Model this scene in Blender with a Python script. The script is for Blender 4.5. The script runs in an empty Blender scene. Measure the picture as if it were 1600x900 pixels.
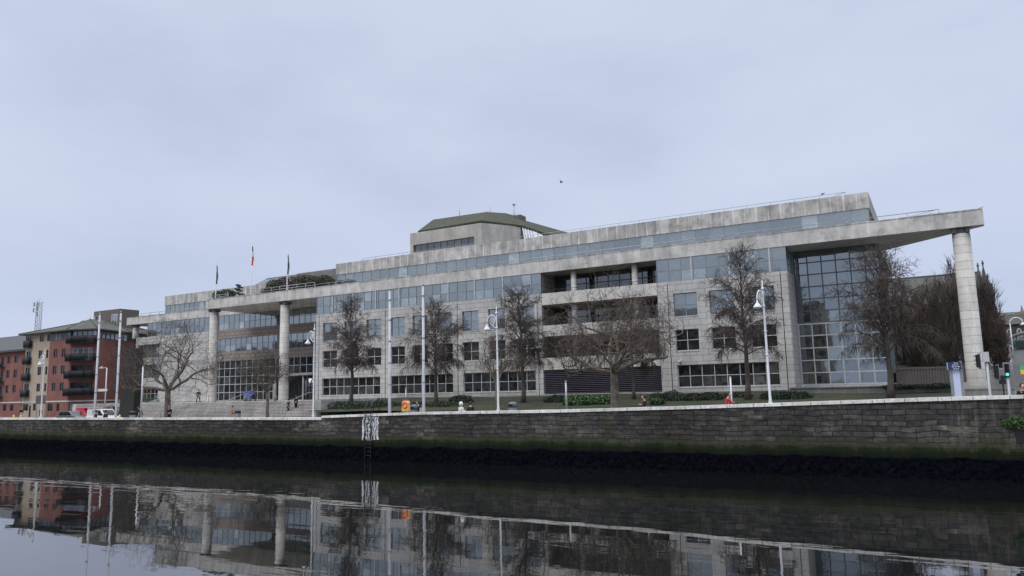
import bpy, bmesh, math, random
from mathutils import Vector, Matrix, noise
R = math.radians
random.seed(7)
S = bpy.context.scene
COL = S.collection

# ------------------------------------------------------------------ camera
FPX, PITCH, ROLL, YAW, EYE = 1165.63, R(7.9102), R(-1.2849), R(29.355), 1.65
fw = Vector((-math.sin(YAW)*math.cos(PITCH), math.cos(YAW)*math.cos(PITCH), math.sin(PITCH)))
rt = Vector((math.cos(YAW), math.sin(YAW), 0)); up = rt.cross(fw)
crt = rt*math.cos(ROLL) + up*math.sin(ROLL); cup = -rt*math.sin(ROLL) + up*math.cos(ROLL)
cd = bpy.data.cameras.new('camera'); cam = bpy.data.objects.new('camera', cd); COL.objects.link(cam)
m = Matrix.Identity(4)
for i in range(3):
    m[i][0] = crt[i]; m[i][1] = cup[i]; m[i][2] = -fw[i]
m[2][3] = EYE
cam.matrix_world = m
cd.sensor_width = 36; cd.lens = FPX/1600*36; cd.clip_end = 4000; cd.clip_start = .1
S.camera = cam
S.render.resolution_x = 1024; S.render.resolution_y = 576

def at(px, py, Y):
    """point of the plane y = Y seen at photo pixel (px, py)"""
    d = fw*FPX + crt*(px-800) - cup*(py-450)
    t = Y/d.y
    return Vector((d.x*t, Y, EYE+d.z*t))
DF = 74.6                       # distance of the main facade

# ------------------------------------------------------------------ materials
def newmat(name):
    m = bpy.data.materials.new(name); m.use_nodes = True
    nt = m.node_tree; b = nt.nodes['Principled BSDF']
    return m, nt, b
def N(nt, t, **kw):
    n = nt.nodes.new(t)
    for k, v in kw.items():
        if k.startswith('i_'):
            n.inputs[k[2:].replace('_', ' ')].default_value = v
        else: setattr(n, k, v)
    return n
def L(nt, a, b): nt.links.new(a, b)
def ramp(nt, stops, fac=None):
    r = nt.nodes.new('ShaderNodeValToRGB'); e = r.color_ramp.elements
    e[0].position, e[0].color = stops[0][0], (*stops[0][1], 1)
    e[1].position, e[1].color = stops[-1][0], (*stops[-1][1], 1)
    for p, c in stops[1:-1]:
        x = e.new(p); x.color = (*c, 1)
    if fac is not None: L(nt, fac, r.inputs[0])
    return r
def mixc(nt, fac, a, b, mode='MIX'):
    n = nt.nodes.new('ShaderNodeMix'); n.data_type = 'RGBA'; n.blend_type = mode
    for s, v in ((0, fac), (6, a), (7, b)):
        if isinstance(v, (int, float)): n.inputs[s].default_value = v
        elif isinstance(v, tuple): n.inputs[s].default_value = (*v, 1) if len(v) == 3 else v
        else: L(nt, v, n.inputs[s])
    return n.outputs[2]
def coords(nt):
    return nt.nodes.new('ShaderNodeTexCoord').outputs['Object']
def wallco(nt):
    """x+y along the wall, z up"""
    co = coords(nt); s = N(nt, 'ShaderNodeSeparateXYZ'); L(nt, co, s.inputs[0])
    a = N(nt, 'ShaderNodeMath', operation='ADD'); L(nt, s.outputs[0], a.inputs[0]); L(nt, s.outputs[1], a.inputs[1])
    c = N(nt, 'ShaderNodeCombineXYZ'); L(nt, a.outputs[0], c.inputs[0]); L(nt, s.outputs[2], c.inputs[1])
    return c.outputs[0], s.outputs[2]
def worldco(nt):
    co = N(nt, 'ShaderNodeNewGeometry').outputs['Position']; s = N(nt, 'ShaderNodeSeparateXYZ'); L(nt, co, s.inputs[0])
    c = N(nt, 'ShaderNodeCombineXYZ'); L(nt, s.outputs[0], c.inputs[0]); L(nt, s.outputs[2], c.inputs[1]); return c.outputs[0], s.outputs[2], co
def mapping(nt, v, scale, loc=(0, 0, 0)):
    mp = N(nt, 'ShaderNodeMapping'); mp.inputs['Scale'].default_value = scale; mp.inputs['Location'].default_value = loc
    L(nt, v, mp.inputs[0]); return mp.outputs[0]
def noisef(nt, v, scale, detail=4, rough=.55):
    n = N(nt, 'ShaderNodeTexNoise'); n.inputs['Scale'].default_value = scale
    n.inputs['Detail'].default_value = detail; n.inputs['Roughness'].default_value = rough
    L(nt, v, n.inputs['Vector']); return n.outputs[0]
def bumpin(nt, b, h, strength=.4, dist=.02):
    bp = N(nt, 'ShaderNodeBump'); bp.inputs['Strength'].default_value = strength; bp.inputs['Distance'].default_value = dist
    L(nt, h, bp.inputs['Height']); L(nt, bp.outputs[0], b.inputs['Normal'])

def plain(name, c, rough=.6, metal=0, var=.15, vs=2.0):
    m, nt, b = newmat(name)
    n = noisef(nt, coords(nt), vs)
    lo = tuple(x*(1-var) for x in c); hi = tuple(min(1, x*(1+var)) for x in c)
    r = ramp(nt, [(.3, lo), (.7, hi)], n); L(nt, r.outputs[0], b.inputs['Base Color'])
    b.inputs['Roughness'].default_value = rough; b.inputs['Metallic'].default_value = metal
    return m

def blocks(name, c1, c2, mortar, bw, bh, ms=.012, stain=(.5, .45), streak=.25, bump=.5, rough=.85, offset=.5, msmooth=.1, grain=.12, mottle=0):
    """ashlar, brick or panel cladding with courses, stone to stone variation, streaks and blotches"""
    m, nt, b = newmat(name)
    wc, z = wallco(nt)
    br = N(nt, 'ShaderNodeTexBrick', offset=offset)
    br.inputs['Scale'].default_value = 1; br.inputs['Brick Width'].default_value = bw; br.inputs['Row Height'].default_value = bh
    br.inputs['Mortar Size'].default_value = ms; br.inputs['Mortar Smooth'].default_value = msmooth; br.inputs['Bias'].default_value = 0
    br.inputs['Color1'].default_value = (*c1, 1); br.inputs['Color2'].default_value = (*c2, 1); br.inputs['Mortar'].default_value = (*mortar, 1)
    L(nt, wc, br.inputs['Vector'])
    st = noisef(nt, mapping(nt, wc, (1.1, .22, 1)), 1.0, 7, .72)
    r1 = ramp(nt, [(.35, (1-streak,)*3), (.62, (1.0,)*3)], st)
    col = mixc(nt, 1.0, br.outputs[0], r1.outputs[0], 'MULTIPLY')
    bl = noisef(nt, coords(nt), .35, 5, .6)
    r2 = ramp(nt, [(.35, (1-stain[0]*.5,)*3), (.65, (1.0,)*3)], bl)
    col = mixc(nt, 1.0, col, r2.outputs[0], 'MULTIPLY')
    if mottle:      # rain-washed dirt: ragged dark patches hanging from the top edge of some panels
        mo = noisef(nt, mapping(nt, wc, (.8, .9, 1), (3, 7, 0)), 1.0, 7, .7)
        rm = ramp(nt, [(.36, (1-mottle,)*3), (.50, (1.0,)*3), (.7, (1.12,)*3)], mo)
        col = mixc(nt, .8, col, rm.outputs[0], 'MULTIPLY')
    gr = noisef(nt, coords(nt), 6, 4, .7)
    r3 = ramp(nt, [(.3, (1-grain,)*3), (.7, (1+grain*.6,)*3)], gr)
    col = mixc(nt, 1.0, col, r3.outputs[0], 'MULTIPLY')
    L(nt, col, b.inputs['Base Color']); b.inputs['Roughness'].default_value = rough
    h = mixc(nt, .25, br.outputs['Fac'], gr); inv = N(nt, 'ShaderNodeInvert'); L(nt, h, inv.inputs['Color'])
    bumpin(nt, b, inv.outputs[0], bump, .02)
    return m

M = {}
M['granite'] = blocks('granite_cladding', (.59, .572, .548), (.50, .485, .465), (.25, .245, .235), 1.22, .61, .022, (.35, 0), .14)
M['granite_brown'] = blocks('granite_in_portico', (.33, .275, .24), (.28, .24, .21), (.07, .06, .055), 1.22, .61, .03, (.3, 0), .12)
M['concrete'] = blocks('weathered_concrete_fascia', (.70, .675, .63), (.61, .59, .55), (.74, .72, .68), 2.44, 3.1, .05, (.5, 0), .34, .3, mottle=.3)
M['concrete_up'] = blocks('stained_concrete_upper', (.58, .56, .53), (.46, .445, .42), (.74, .72, .69), 1.22, 4.1, .07, (.6, 0), .45, .3, offset=0, mottle=.4)
M['parapet'] = blocks('pale_precast', (.66, .63, .58), (.60, .57, .53), (.3, .29, .28), 3.1, 3, .012, (.2, 0), .22, .2)
M['tower'] = blocks('tower_concrete', (.48, .46, .415), (.43, .415, .375), (.3, .3, .28), 4, 3, .01, (.5, 0), .25, .3)
M['column'] = blocks('column_drums', (.70, .67, .62), (.56, .535, .50), (.30, .29, .27), 9, .72, .02, (.35, 0), .3, .4)
M['step'] = blocks('granite_steps', (.52, .495, .46), (.43, .41, .385), (.12, .115, .11), 1.9, .1625, .02, (.45, 0), .3, .3)
M['coping'] = blocks('granite_coping', (.88, .86, .81), (.70, .68, .64), (.22, .22, .2), 1.45, 4, .02, (.5, 0), .1, .4, grain=.3, mottle=.3)
M['redbrick'] = blocks('red_brick', (.34, .125, .10), (.27, .098, .08), (.19, .12, .1), .23, .075, .008, (.5, 0), .25, .3)
M['creambrick'] = blocks('cream_brick', (.52, .42, .31), (.46, .37, .27), (.33, .28, .22), .23, .075, .008, (.3, 0), .15, .3)
M['churchstone'] = blocks('church_limestone', (.085, .082, .076), (.06, .058, .055), (.10, .095, .09), .7, .35, .02, (.5, 0), .3, .5)
M['greywall'] = blocks('grey_render_wall', (.27, .265, .25), (.24, .235, .22), (.12, .12, .115), 2.4, 3, .012, (.5, 0), .35, .3)
M['slate'] = blocks('mossy_slate', (.105, .108, .088), (.08, .084, .07), (.05, .05, .045), .35, .25, .02, (.6, 0), .35, .5)
M['copper'] = blocks('green_grey_lead_roof', (.105, .108, .10), (.095, .098, .09), (.07, .072, .07), .9, 20, .03, (.4, 0), .2, .3)
M['frame'] = plain('grey_window_frame', (.46, .47, .47), .45)
M['darkframe'] = plain('dark_window_frame', (.035, .037, .04), .4)
M['mullion'] = plain('anodised_mullion', (.24, .26, .265), .4, .2)
M['backlitmullion'] = plain('painted_backlit_mullion', (.10, .112, .12), .4, .1)  # backlit look painted into the colour of the upper curtain wall bars
M['balcony'] = plain('black_balcony_steel', (.014, .015, .018), .5)
M['white'] = plain('white_paint', (.62, .63, .65), .45, var=.12)
M['polewhite'] = plain('grey_white_pole', (.43, .44, .46), .4, var=.1)
M['galv'] = plain('galvanised_steel', (.3, .31, .32), .4, .5)
M['black'] = plain('black_paint', (.012, .012, .014), .45)
M['darkwood'] = None
M['bark'] = plain('dark_bark', (.075, .062, .053), .95, var=.35, vs=4)
M['twig'] = plain('dark_twigs', (.068, .052, .044), .95, var=.3, vs=1)
M['planebark'] = plain('mottled_plane_bark', (.135, .115, .09), .95, var=.6, vs=3)
M['planetwig'] = plain('plane_twigs', (.095, .076, .06), .95, var=.3, vs=1)
M['poplar'] = plain('russet_twigs', (.078, .058, .050), .95, var=.3, vs=.7)
M['asphalt'] = plain('asphalt', (.055, .055, .057), .85, vs=3)
M['paving'] = blocks('pavement_flags', (.22, .215, .205), (.19, .185, .18), (.12, .12, .11), .9, .6, .012, (.3, 0), .05, .2)
M['kerb'] = plain('granite_kerb', (.34, .33, .32), .8)
M['roadpaint'] = plain('road_paint', (.7, .7, .68), .6)
M['yellow'] = plain('yellow_paint', (.75, .52, .05), .5)
M['orange'] = plain('orange_plastic', (.85, .30, .05), .45, var=.08)
M['binblue'] = plain('blue_grey_bin', (.10, .12, .15), .45)
M['navysign'] = plain('navy_sign', (.016, .032, .10), .4, var=.1)
M['panelblue'] = plain('pale_blue_panel', (.52, .58, .75), .4, var=.04)
M['rust'] = plain('brown_roof_brick', (.13, .11, .095), .9)
M['skin'] = plain('skin', (.5, .3, .22), .6)
M['hair'] = plain('dark_hair', (.02, .015, .012), .7)
M['tyre'] = plain('tyre', (.015, .015, .015), .9)
M['carglass'] = plain('car_glass', (.012, .015, .018), .06)
M['navy'] = plain('navy_cloth', (.012, .016, .035), .9)
M['blackcloth'] = plain('black_cloth', (.010, .010, .012), .9)
M['greycloth'] = plain('grey_cloth', (.09, .09, .10), .9)
M['bluecloth'] = plain('blue_cloth', (.02, .10, .38), .85)
M['redcloth'] = plain('red_cloth', (.45, .02, .035), .85)
M['pinkcloth'] = plain('pink_cloth', (.42, .24, .20), .85)
M['whitecloth'] = plain('white_cloth', (.65, .64, .62), .85)
M['lightcloth'] = plain('light_trousers', (.38, .36, .34), .85)
M['bird'] = plain('bird_feathers', (.02, .02, .022), .8)
M['gull'] = plain('gull_feathers', (.45, .45, .46), .8)
M['weed'] = None

# lawn, hedge leaves
def ground_mat():
    m, nt, b = newmat('lawn_grass'); co = coords(nt)
    n = noisef(nt, co, .5, 6, .65); n2 = noisef(nt, co, 14, 4, .7)
    r = ramp(nt, [(.35, (.016, .026, .010)), (.5, (.030, .040, .016)), (.62, (.050, .042, .026))], n)
    r2 = ramp(nt, [(.3, (.6,)*3), (.7, (1.25,)*3)], n2)
    L(nt, mixc(nt, 1.0, r.outputs[0], r2.outputs[0], 'MULTIPLY'), b.inputs['Base Color'])
    b.inputs['Roughness'].default_value = 1; bumpin(nt, b, n2, 1, .05); return m
M['lawn'] = ground_mat()
def leafmat(name, c, v=.5):
    m, nt, b = newmat(name); g = N(nt, 'ShaderNodeNewGeometry')
    r = ramp(nt, [(0, tuple(x*(1-v) for x in c)), (1, tuple(x*(1+v) for x in c))], g.outputs['Random Per Island'])
    L(nt, r.outputs[0], b.inputs['Base Color']); b.inputs['Roughness'].default_value = .6; return m
M['leafdark'] = leafmat('dark_hedge_leaves', (.018, .036, .016))
M['leafbright'] = leafmat('broad_green_leaves', (.045, .10, .028))
M['leafolive'] = leafmat('olive_shrub_leaves', (.038, .045, .022))
M['leafbrown'] = leafmat('winter_brown_twigs', (.060, .043, .038))
def wood_mat():
    m, nt, b = newmat('blackened_timber'); wc, z = wallco(nt)
    n = noisef(nt, mapping(nt, wc, (9, .5, 1)), 1, 5, .6)
    r = ramp(nt, [(.3, (.007, .007, .008)), (.7, (.022, .021, .022))], n)
    g = noisef(nt, mapping(nt, wc, (1, .5, 1)), .8, 3)
    s = N(nt, 'ShaderNodeMapRange'); s.inputs[1].default_value = 5; s.inputs[2].default_value = -1; L(nt, z, s.inputs[0])
    f = N(nt, 'ShaderNodeMath', operation='MULTIPLY'); L(nt, s.outputs[0], f.inputs[0]); L(nt, g, f.inputs[1])
    L(nt, mixc(nt, f.outputs[0], r.outputs[0], (.035, .042, .022)), b.inputs['Base Color'])
    b.inputs['Roughness'].default_value = .8; bumpin(nt, b, n, .5, .03); return m
M['darkwood'] = wood_mat()

# glass: glazing in front of dark rooms, blinds and clutter differing from pane to pane
def glass_mat(name, refl, tint, room_lo, room_hi, rough=.03, clutter=.5):
    m, nt, b = newmat(name)
    nt.nodes.remove(b); out = nt.nodes['Material Output']
    g = N(nt, 'ShaderNodeNewGeometry')
    rr = ramp(nt, [(0, room_lo), (.72, tuple((a+c)/2 for a, c in zip(room_lo, room_hi))), (.9, room_hi), (1, tuple(x*2.2 for x in room_hi))], g.outputs['Random Per Island'])
    wc, z = wallco(nt)
    vo = N(nt, 'ShaderNodeTexVoronoi'); vo.inputs['Scale'].default_value = 1.6; vo.distance = 'CHEBYCHEV'
    L(nt, mapping(nt, wc, (1, 1.6, 1)), vo.inputs['Vector'])
    vr = ramp(nt, [(0, (1-clutter,)*3), (.8, (1.1,)*3), (1, (1+clutter*2,)*3)], vo.outputs['Color'])
    room = mixc(nt, 1.0, rr.outputs[0], vr.outputs[0], 'MULTIPLY')
    d = N(nt, 'ShaderNodeBsdfDiffuse'); L(nt, room, d.inputs[0])
    gl = N(nt, 'ShaderNodeBsdfGlossy'); gl.inputs['Color'].default_value = (*tint, 1); gl.inputs['Roughness'].default_value = rough
    wob = noisef(nt, wc, .9, 2); bp = N(nt, 'ShaderNodeBump'); bp.inputs['Strength'].default_value = .25; bp.inputs['Distance'].default_value = .012
    L(nt, wob, bp.inputs['Height']); L(nt, bp.outputs[0], gl.inputs['Normal'])
    fr = N(nt, 'ShaderNodeFresnel'); fr.inputs[0].default_value = 1.5
    mx = N(nt, 'ShaderNodeMapRange'); mx.inputs[1].default_value = .04; mx.inputs[2].default_value = 1
    mx.inputs[3].default_value = refl; mx.inputs[4].default_value = 1; L(nt, fr.outputs[0], mx.inputs[0])
    ms = N(nt, 'ShaderNodeMixShader'); L(nt, mx.outputs[0], ms.inputs[0]); L(nt, d.outputs[0], ms.inputs[1]); L(nt, gl.outputs[0], ms.inputs[2])
    L(nt, ms.outputs[0], out.inputs[0]); return m
M['glass_strip'] = glass_mat('coated_blue_glass', .31, (.86, .92, .93), (.035, .045, .048), (.14, .16, .165), clutter=.25)
M['glass'] = glass_mat('clear_window_glass', .15, (.85, .92, .95), (.007, .009, .011), (.05, .055, .055), clutter=.8)
M['glass_dark'] = glass_mat('house_window_glass', .07, (.85, .92, .95), (.006, .007, .009), (.04, .042, .042), clutter=.6)
M['glass_curtain'] = glass_mat('curtain_wall_glass', .27, (.84, .92, .96), (.008, .013, .017), (.06, .07, .075), clutter=.55)
M['glass_atrium'] = glass_mat('atrium_roof_glass', .16, (.85, .92, .95), (.10, .13, .145), (.26, .30, .31), clutter=.4)
M['glass_curtained'] = glass_mat('curtained_window_glass', .12, (.8, .9, 1), (.05, .055, .06), (.42, .43, .45), clutter=.2)

def wall_mat():
    """river wall: dark calp blocks, pale patches, green algae band, black weed below the tide line"""
    m, nt, b = newmat('river_wall_stone'); wc, z, co = worldco(nt)
    br = N(nt, 'ShaderNodeTexBrick', offset=.43)
    for k, v in (('Scale', 1), ('Brick Width', .66), ('Row Height', .27), ('Mortar Size', .02), ('Mortar Smooth', .4), ('Bias', -.3)):
        br.inputs[k].default_value = v
    br.inputs['Color1'].default_value = (.040, .040, .044, 1); br.inputs['Color2'].default_value = (.085, .082, .078, 1); br.inputs['Mortar'].default_value = (.016, .016, .016, 1)
    wn = N(nt, 'ShaderNodeTexNoise'); wn.inputs['Scale'].default_value = .7; L(nt, co, wn.inputs['Vector']); jit0 = mixc(nt, .3, wc, wn.outputs[1], 'ADD')
    wn2 = N(nt, 'ShaderNodeTexNoise'); wn2.inputs['Scale'].default_value = 5; L(nt, co, wn2.inputs['Vector']); jit = mixc(nt, .05, jit0, wn2.outputs[1], 'ADD')
    br.squash = 1.45; br.squash_frequency = 3
    L(nt, jit, br.inputs['Vector'])
    n1 = noisef(nt, mapping(nt, wc, (.28, .9, 1)), 1, 4, .5)
    pale = ramp(nt, [(.58, (0,)*3), (.66, (1,)*3)], n1)
    vo = N(nt, 'ShaderNodeTexBrick', offset=.5)
    for k, v in (('Scale', 1), ('Brick Width', .66), ('Row Height', .27), ('Mortar Size', 0), ('Bias', -.2)): vo.inputs[k].default_value = v
    vo.inputs['Color1'].default_value = (0, 0, 0, 1); vo.inputs['Color2'].default_value = (1, 1, 1, 1)
    L(nt, jit, vo.inputs['Vector'])
    pf = mixc(nt, 1.0, pale.outputs[0], vo.outputs[0], 'MULTIPLY')
    col = mixc(nt, pf, br.outputs[0], (.17, .16, .145))
    # weathered right hand length with long pale streaks
    sx = N(nt, 'ShaderNodeSeparateXYZ'); L(nt, co, sx.inputs[0])
    rr = N(nt, 'ShaderNodeMapRange'); rr.inputs[1].default_value = .25; rr.inputs[2].default_value = .6; L(nt, sx.outputs[0], rr.inputs[0])
    stn = noisef(nt, mapping(nt, wc, (4.0, .22, 1)), 1, 4, .6)
    sr = ramp(nt, [(.42, (0,)*3), (.7, (.75,)*3)], stn)
    f = N(nt, 'ShaderNodeMath', operation='MULTIPLY'); L(nt, rr.outputs[0], f.inputs[0]); L(nt, sr.outputs[0], f.inputs[1])
    f2 = N(nt, 'ShaderNodeMath', operation='ADD'); L(nt, f.outputs[0], f2.inputs[0])
    st2 = ramp(nt, [(.64, (0,)*3), (.85, (.25,)*3)], stn); L(nt, st2.outputs[0], f2.inputs[1])
    col = mixc(nt, f2.outputs[0], col, (.12, .115, .105))
    gq = noisef(nt, mapping(nt, wc, (1.2, 2.2, 1)), 1.6, 6, .72); gr_ = ramp(nt, [(.30, (.6, .58, .54)), (.5, (1.35, 1.3, 1.22)), (.72, (2.7, 2.5, 2.2))], gq)
    col = mixc(nt, 1.0, col, gr_.outputs[0], 'MULTIPLY')
    dk = noisef(nt, mapping(nt, wc, (.12, .05, 1)), 1, 2, .4); dr = ramp(nt, [(.38, (.55,)*3), (.6, (1.1,)*3)], dk)
    col = mixc(nt, 1.0, col, dr.outputs[0], 'MULTIPLY')
    # lichen
    ln = noisef(nt, co, .7, 6, .7); lr = ramp(nt, [(.5, (0,)*3), (.68, (.7,)*3)], ln)
    col = mixc(nt, lr.outputs[0], col, (.034, .040, .020))
    # salt fringe, algae, weed by height
    hn = noisef(nt, mapping(nt, wc, (1.1, .35, 1)), 1, 7, .78)
    zz = N(nt, 'ShaderNodeMath', operation='MULTIPLY_ADD'); L(nt, hn, zz.inputs[0]); zz.inputs[1].default_value = 1.1; L(nt, z, zz.inputs[2])
    def band(a, c):
        q = N(nt, 'ShaderNodeMapRange'); q.inputs[1].default_value = a; q.inputs[2].default_value = c; L(nt, zz.outputs[0], q.inputs[0]); return q.outputs[0]
    col = mixc(nt, band(-.45, -.95), col, (.045, .048, .028))
    col = mixc(nt, band(-.86, -1.08), col, (.012, .019, .008))
    col = mixc(nt, band(-1.15, -1.55), col, (.003, .0035, .007))
    L(nt, col, b.inputs['Base Color']); b.inputs['Roughness'].default_value = .95; b.inputs['Specular IOR Level'].default_value = .12
    gn = noisef(nt, co, 9, 5, .7); hh = mixc(nt, .5, br.outputs['Fac'], gn); inv = N(nt, 'ShaderNodeInvert'); L(nt, hh, inv.inputs['Color'])
    bumpin(nt, b, inv.outputs[0], 1.0, .06); return m
M['riverwall'] = wall_mat()
M['weed'] = plain('wet_bladder_weed', (.0026, .0030, .0055), .9, var=.7, vs=5)
M['weed'].node_tree.nodes['Principled BSDF'].inputs['Specular IOR Level'].default_value = .03

def graffiti_mat():
    m, nt, b = newmat('graffiti_on_white_paint'); wc, z = wallco(nt)
    nz = N(nt, 'ShaderNodeTexNoise'); nz.inputs['Scale'].default_value = 2.2; L(nt, wc, nz.inputs['Vector'])
    dd = mixc(nt, .6, wc, nz.outputs[1], 'ADD')
    w = N(nt, 'ShaderNodeTexWave'); w.inputs['Scale'].default_value = 1.1; w.inputs['Distortion'].default_value = 7; w.inputs['Detail'].default_value = 3
    L(nt, dd, w.inputs['Vector'])
    r = ramp(nt, [(.30, (.03, .03, .04)), (.42, (.62, .63, .65))], w.outputs[1])
    n = noisef(nt, mapping(nt, wc, (3, 1, 1)), 2, 5, .7); fa = ramp(nt, [(.52, (0,)*3), (.66, (.8,)*3)], n)
    L(nt, mixc(nt, fa.outputs[0], r.outputs[0], (.10, .10, .09)), b.inputs['Base Color']); b.inputs['Roughness'].default_value = .7; return m
M['graffiti'] = graffiti_mat()

def water_mat():
    m, nt, b = newmat('river_water'); co = coords(nt)
    b.inputs['Base Color'].default_value = (.005, .006, .006, 1); b.inputs['Roughness'].default_value = .015; b.inputs['IOR'].default_value = 2.7
    n1 = noisef(nt, mapping(nt, co, (.30, 1.0, 1)), 1.0, 2, .4)
    n2 = noisef(nt, mapping(nt, co, (.9, 3.2, 1)), 1.0, 2, .5)
    a = N(nt, 'ShaderNodeMath', operation='MULTIPLY_ADD'); L(nt, n2, a.inputs[0]); a.inputs[1].default_value = .16; L(nt, n1, a.inputs[2])
    # patches of livelier and calmer water
    pm = noisef(nt, mapping(nt, co, (.03, .10, 1)), 1.0, 3, .5); pr = ramp(nt, [(.38, (.45,)*3), (.66, (1.5,)*3)], pm)
    fine = noisef(nt, mapping(nt, co, (3, 7, 1)), 1.0, 2, .5); a2 = N(nt, 'ShaderNodeMath', operation='MULTIPLY_ADD'); L(nt, fine, a2.inputs[0]); a2.inputs[1].default_value = .035; L(nt, a.outputs[0], a2.inputs[2])
    h = N(nt, 'ShaderNodeMath', operation='MULTIPLY'); L(nt, a2.outputs[0], h.inputs[0]); L(nt, pr.outputs[0], h.inputs[1])
    bumpin(nt, b, h.outputs[0], 1.0, .0085); return m
M['water'] = water_mat()

# ------------------------------------------------------------------ mesh builder
class MB:
    def __init__(s): s.v = []; s.f = []; s.sm = []
    def quad(s, a, b, c, d, sm=False):
        i = len(s.v); s.v += [Vector(a), Vector(b), Vector(c), Vector(d)]; s.f.append((i, i+1, i+2, i+3)); s.sm.append(sm)
    def tri(s, a, b, c):
        i = len(s.v); s.v += [Vector(a), Vector(b), Vector(c)]; s.f.append((i, i+1, i+2)); s.sm.append(False)
    def box(s, x0, x1, y0, y1, z0, z1):
        s.hexa([(x0, y0, z0), (x1, y0, z0), (x1, y1, z0), (x0, y1, z0)], [(x0, y0, z1), (x1, y0, z1), (x1, y1, z1), (x0, y1, z1)])
    def hexa(s, lo, hi):
        n = len(lo); i = len(s.v); s.v += [Vector(p) for p in lo] + [Vector(p) for p in hi]
        s.f.append(tuple(i+k for k in reversed(range(n)))); s.f.append(tuple(i+n+k for k in range(n))); s.sm += [False, False]
        for k in range(n):
            k2 = (k+1) % n; s.f.append((i+k, i+k2, i+n+k2, i+n+k)); s.sm.append(False)
    def prism(s, plan, z0, z1):
        s.hexa([(x, y, z0) for x, y in plan], [(x, y, z1) for x, y in plan])
    def tube(s, pts, rad, n=5, cap=True, sm=True):
        pts = [Vector(p) for p in pts]
        if not isinstance(rad, (list, tuple)): rad = [rad]*len(pts)
        i0 = len(s.v); u = None
        for k, p in enumerate(pts):
            t = (pts[min(k+1, len(pts)-1)] - pts[max(k-1, 0)])
            if t.length < 1e-6: t = Vector((0, 0, 1))
            t.normalize()
            if u is None:
                u = t.orthogonal().normalized()
            else:
                u = u - t*u.dot(t)
                u = u.normalized() if u.length > 1e-5 else t.orthogonal().normalized()
            w = t.cross(u)
            for j in range(n):
                a = 2*math.pi*j/n; s.v.append(p + (u*math.cos(a)+w*math.sin(a))*rad[k])
        for k in range(len(pts)-1):
            for j in range(n):
                a = i0+k*n+j; b = i0+k*n+(j+1) % n
                s.f.append((a, b, b+n, a+n)); s.sm.append(sm)
        if cap and n > 2:
            s.f.append(tuple(i0+j for j in reversed(range(n)))); e = i0+(len(pts)-1)*n
            s.f.append(tuple(e+j for j in range(n))); s.sm += [False, False]
    def ball(s, c, r, n=8, m_=6, sc=(1, 1, 1)):
        c = Vector(c); pts = []; i0 = len(s.v)
        for a in range(m_+1):
            th = math.pi*a/m_
            for b in range(n):
                ph = 2*math.pi*b/n
                s.v.append(c + Vector((math.sin(th)*math.cos(ph)*r*sc[0], math.sin(th)*math.sin(ph)*r*sc[1], math.cos(th)*r*sc[2])))
        for a in range(m_):
            for b in range(n):
                b2 = (b+1) % n
                s.f.append((i0+a*n+b, i0+(a+1)*n+b, i0+(a+1)*n+b2, i0+a*n+b2)); s.sm.append(True)
    def build(s, name, mat, parent=None, loc=None):
        L0 = Vector(parent['_o']) if parent is not None else (Vector(loc) if loc is not None else Vector((0, 0, 0)))
        me = bpy.data.meshes.new(name); me.from_pydata([tuple(v-L0) for v in s.v], [], s.f)
        me.polygons.foreach_set('use_smooth', s.sm); me.update()
        me.materials.append(M[mat] if isinstance(mat, str) else mat)
        o = bpy.data.objects.new(name, me); COL.objects.link(o)
        if parent is not None:
            o.parent = parent; o['_o'] = parent['_o']
        else:
            o.location = L0; o['_o'] = tuple(L0)
        return o
def thing(name, loc, label, cat, group=None):
    o = bpy.data.objects.new(name, None); COL.objects.link(o); o.location = loc; o['_o'] = tuple(loc)
    o.empty_display_size = .3
    return tag(o, label, cat, group)
def tag(o, label=None, cat=None, group=None, kind=None):
    if label: o['label'] = label
    if cat: o['category'] = cat
    if group: o['group'] = group
    if kind: o['kind'] = kind
    return o
def copy_tree(o, loc, label):
    """copy of a thing, its parts and their sub-parts"""
    def rec(a, parent):
        c = a.copy(); COL.objects.link(c)
        if parent is not None: c.parent = parent
        for ch in a.children: rec(ch, c)
        return c
    c = rec(o, None); c.location = loc; c['label'] = label; return c

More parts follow.
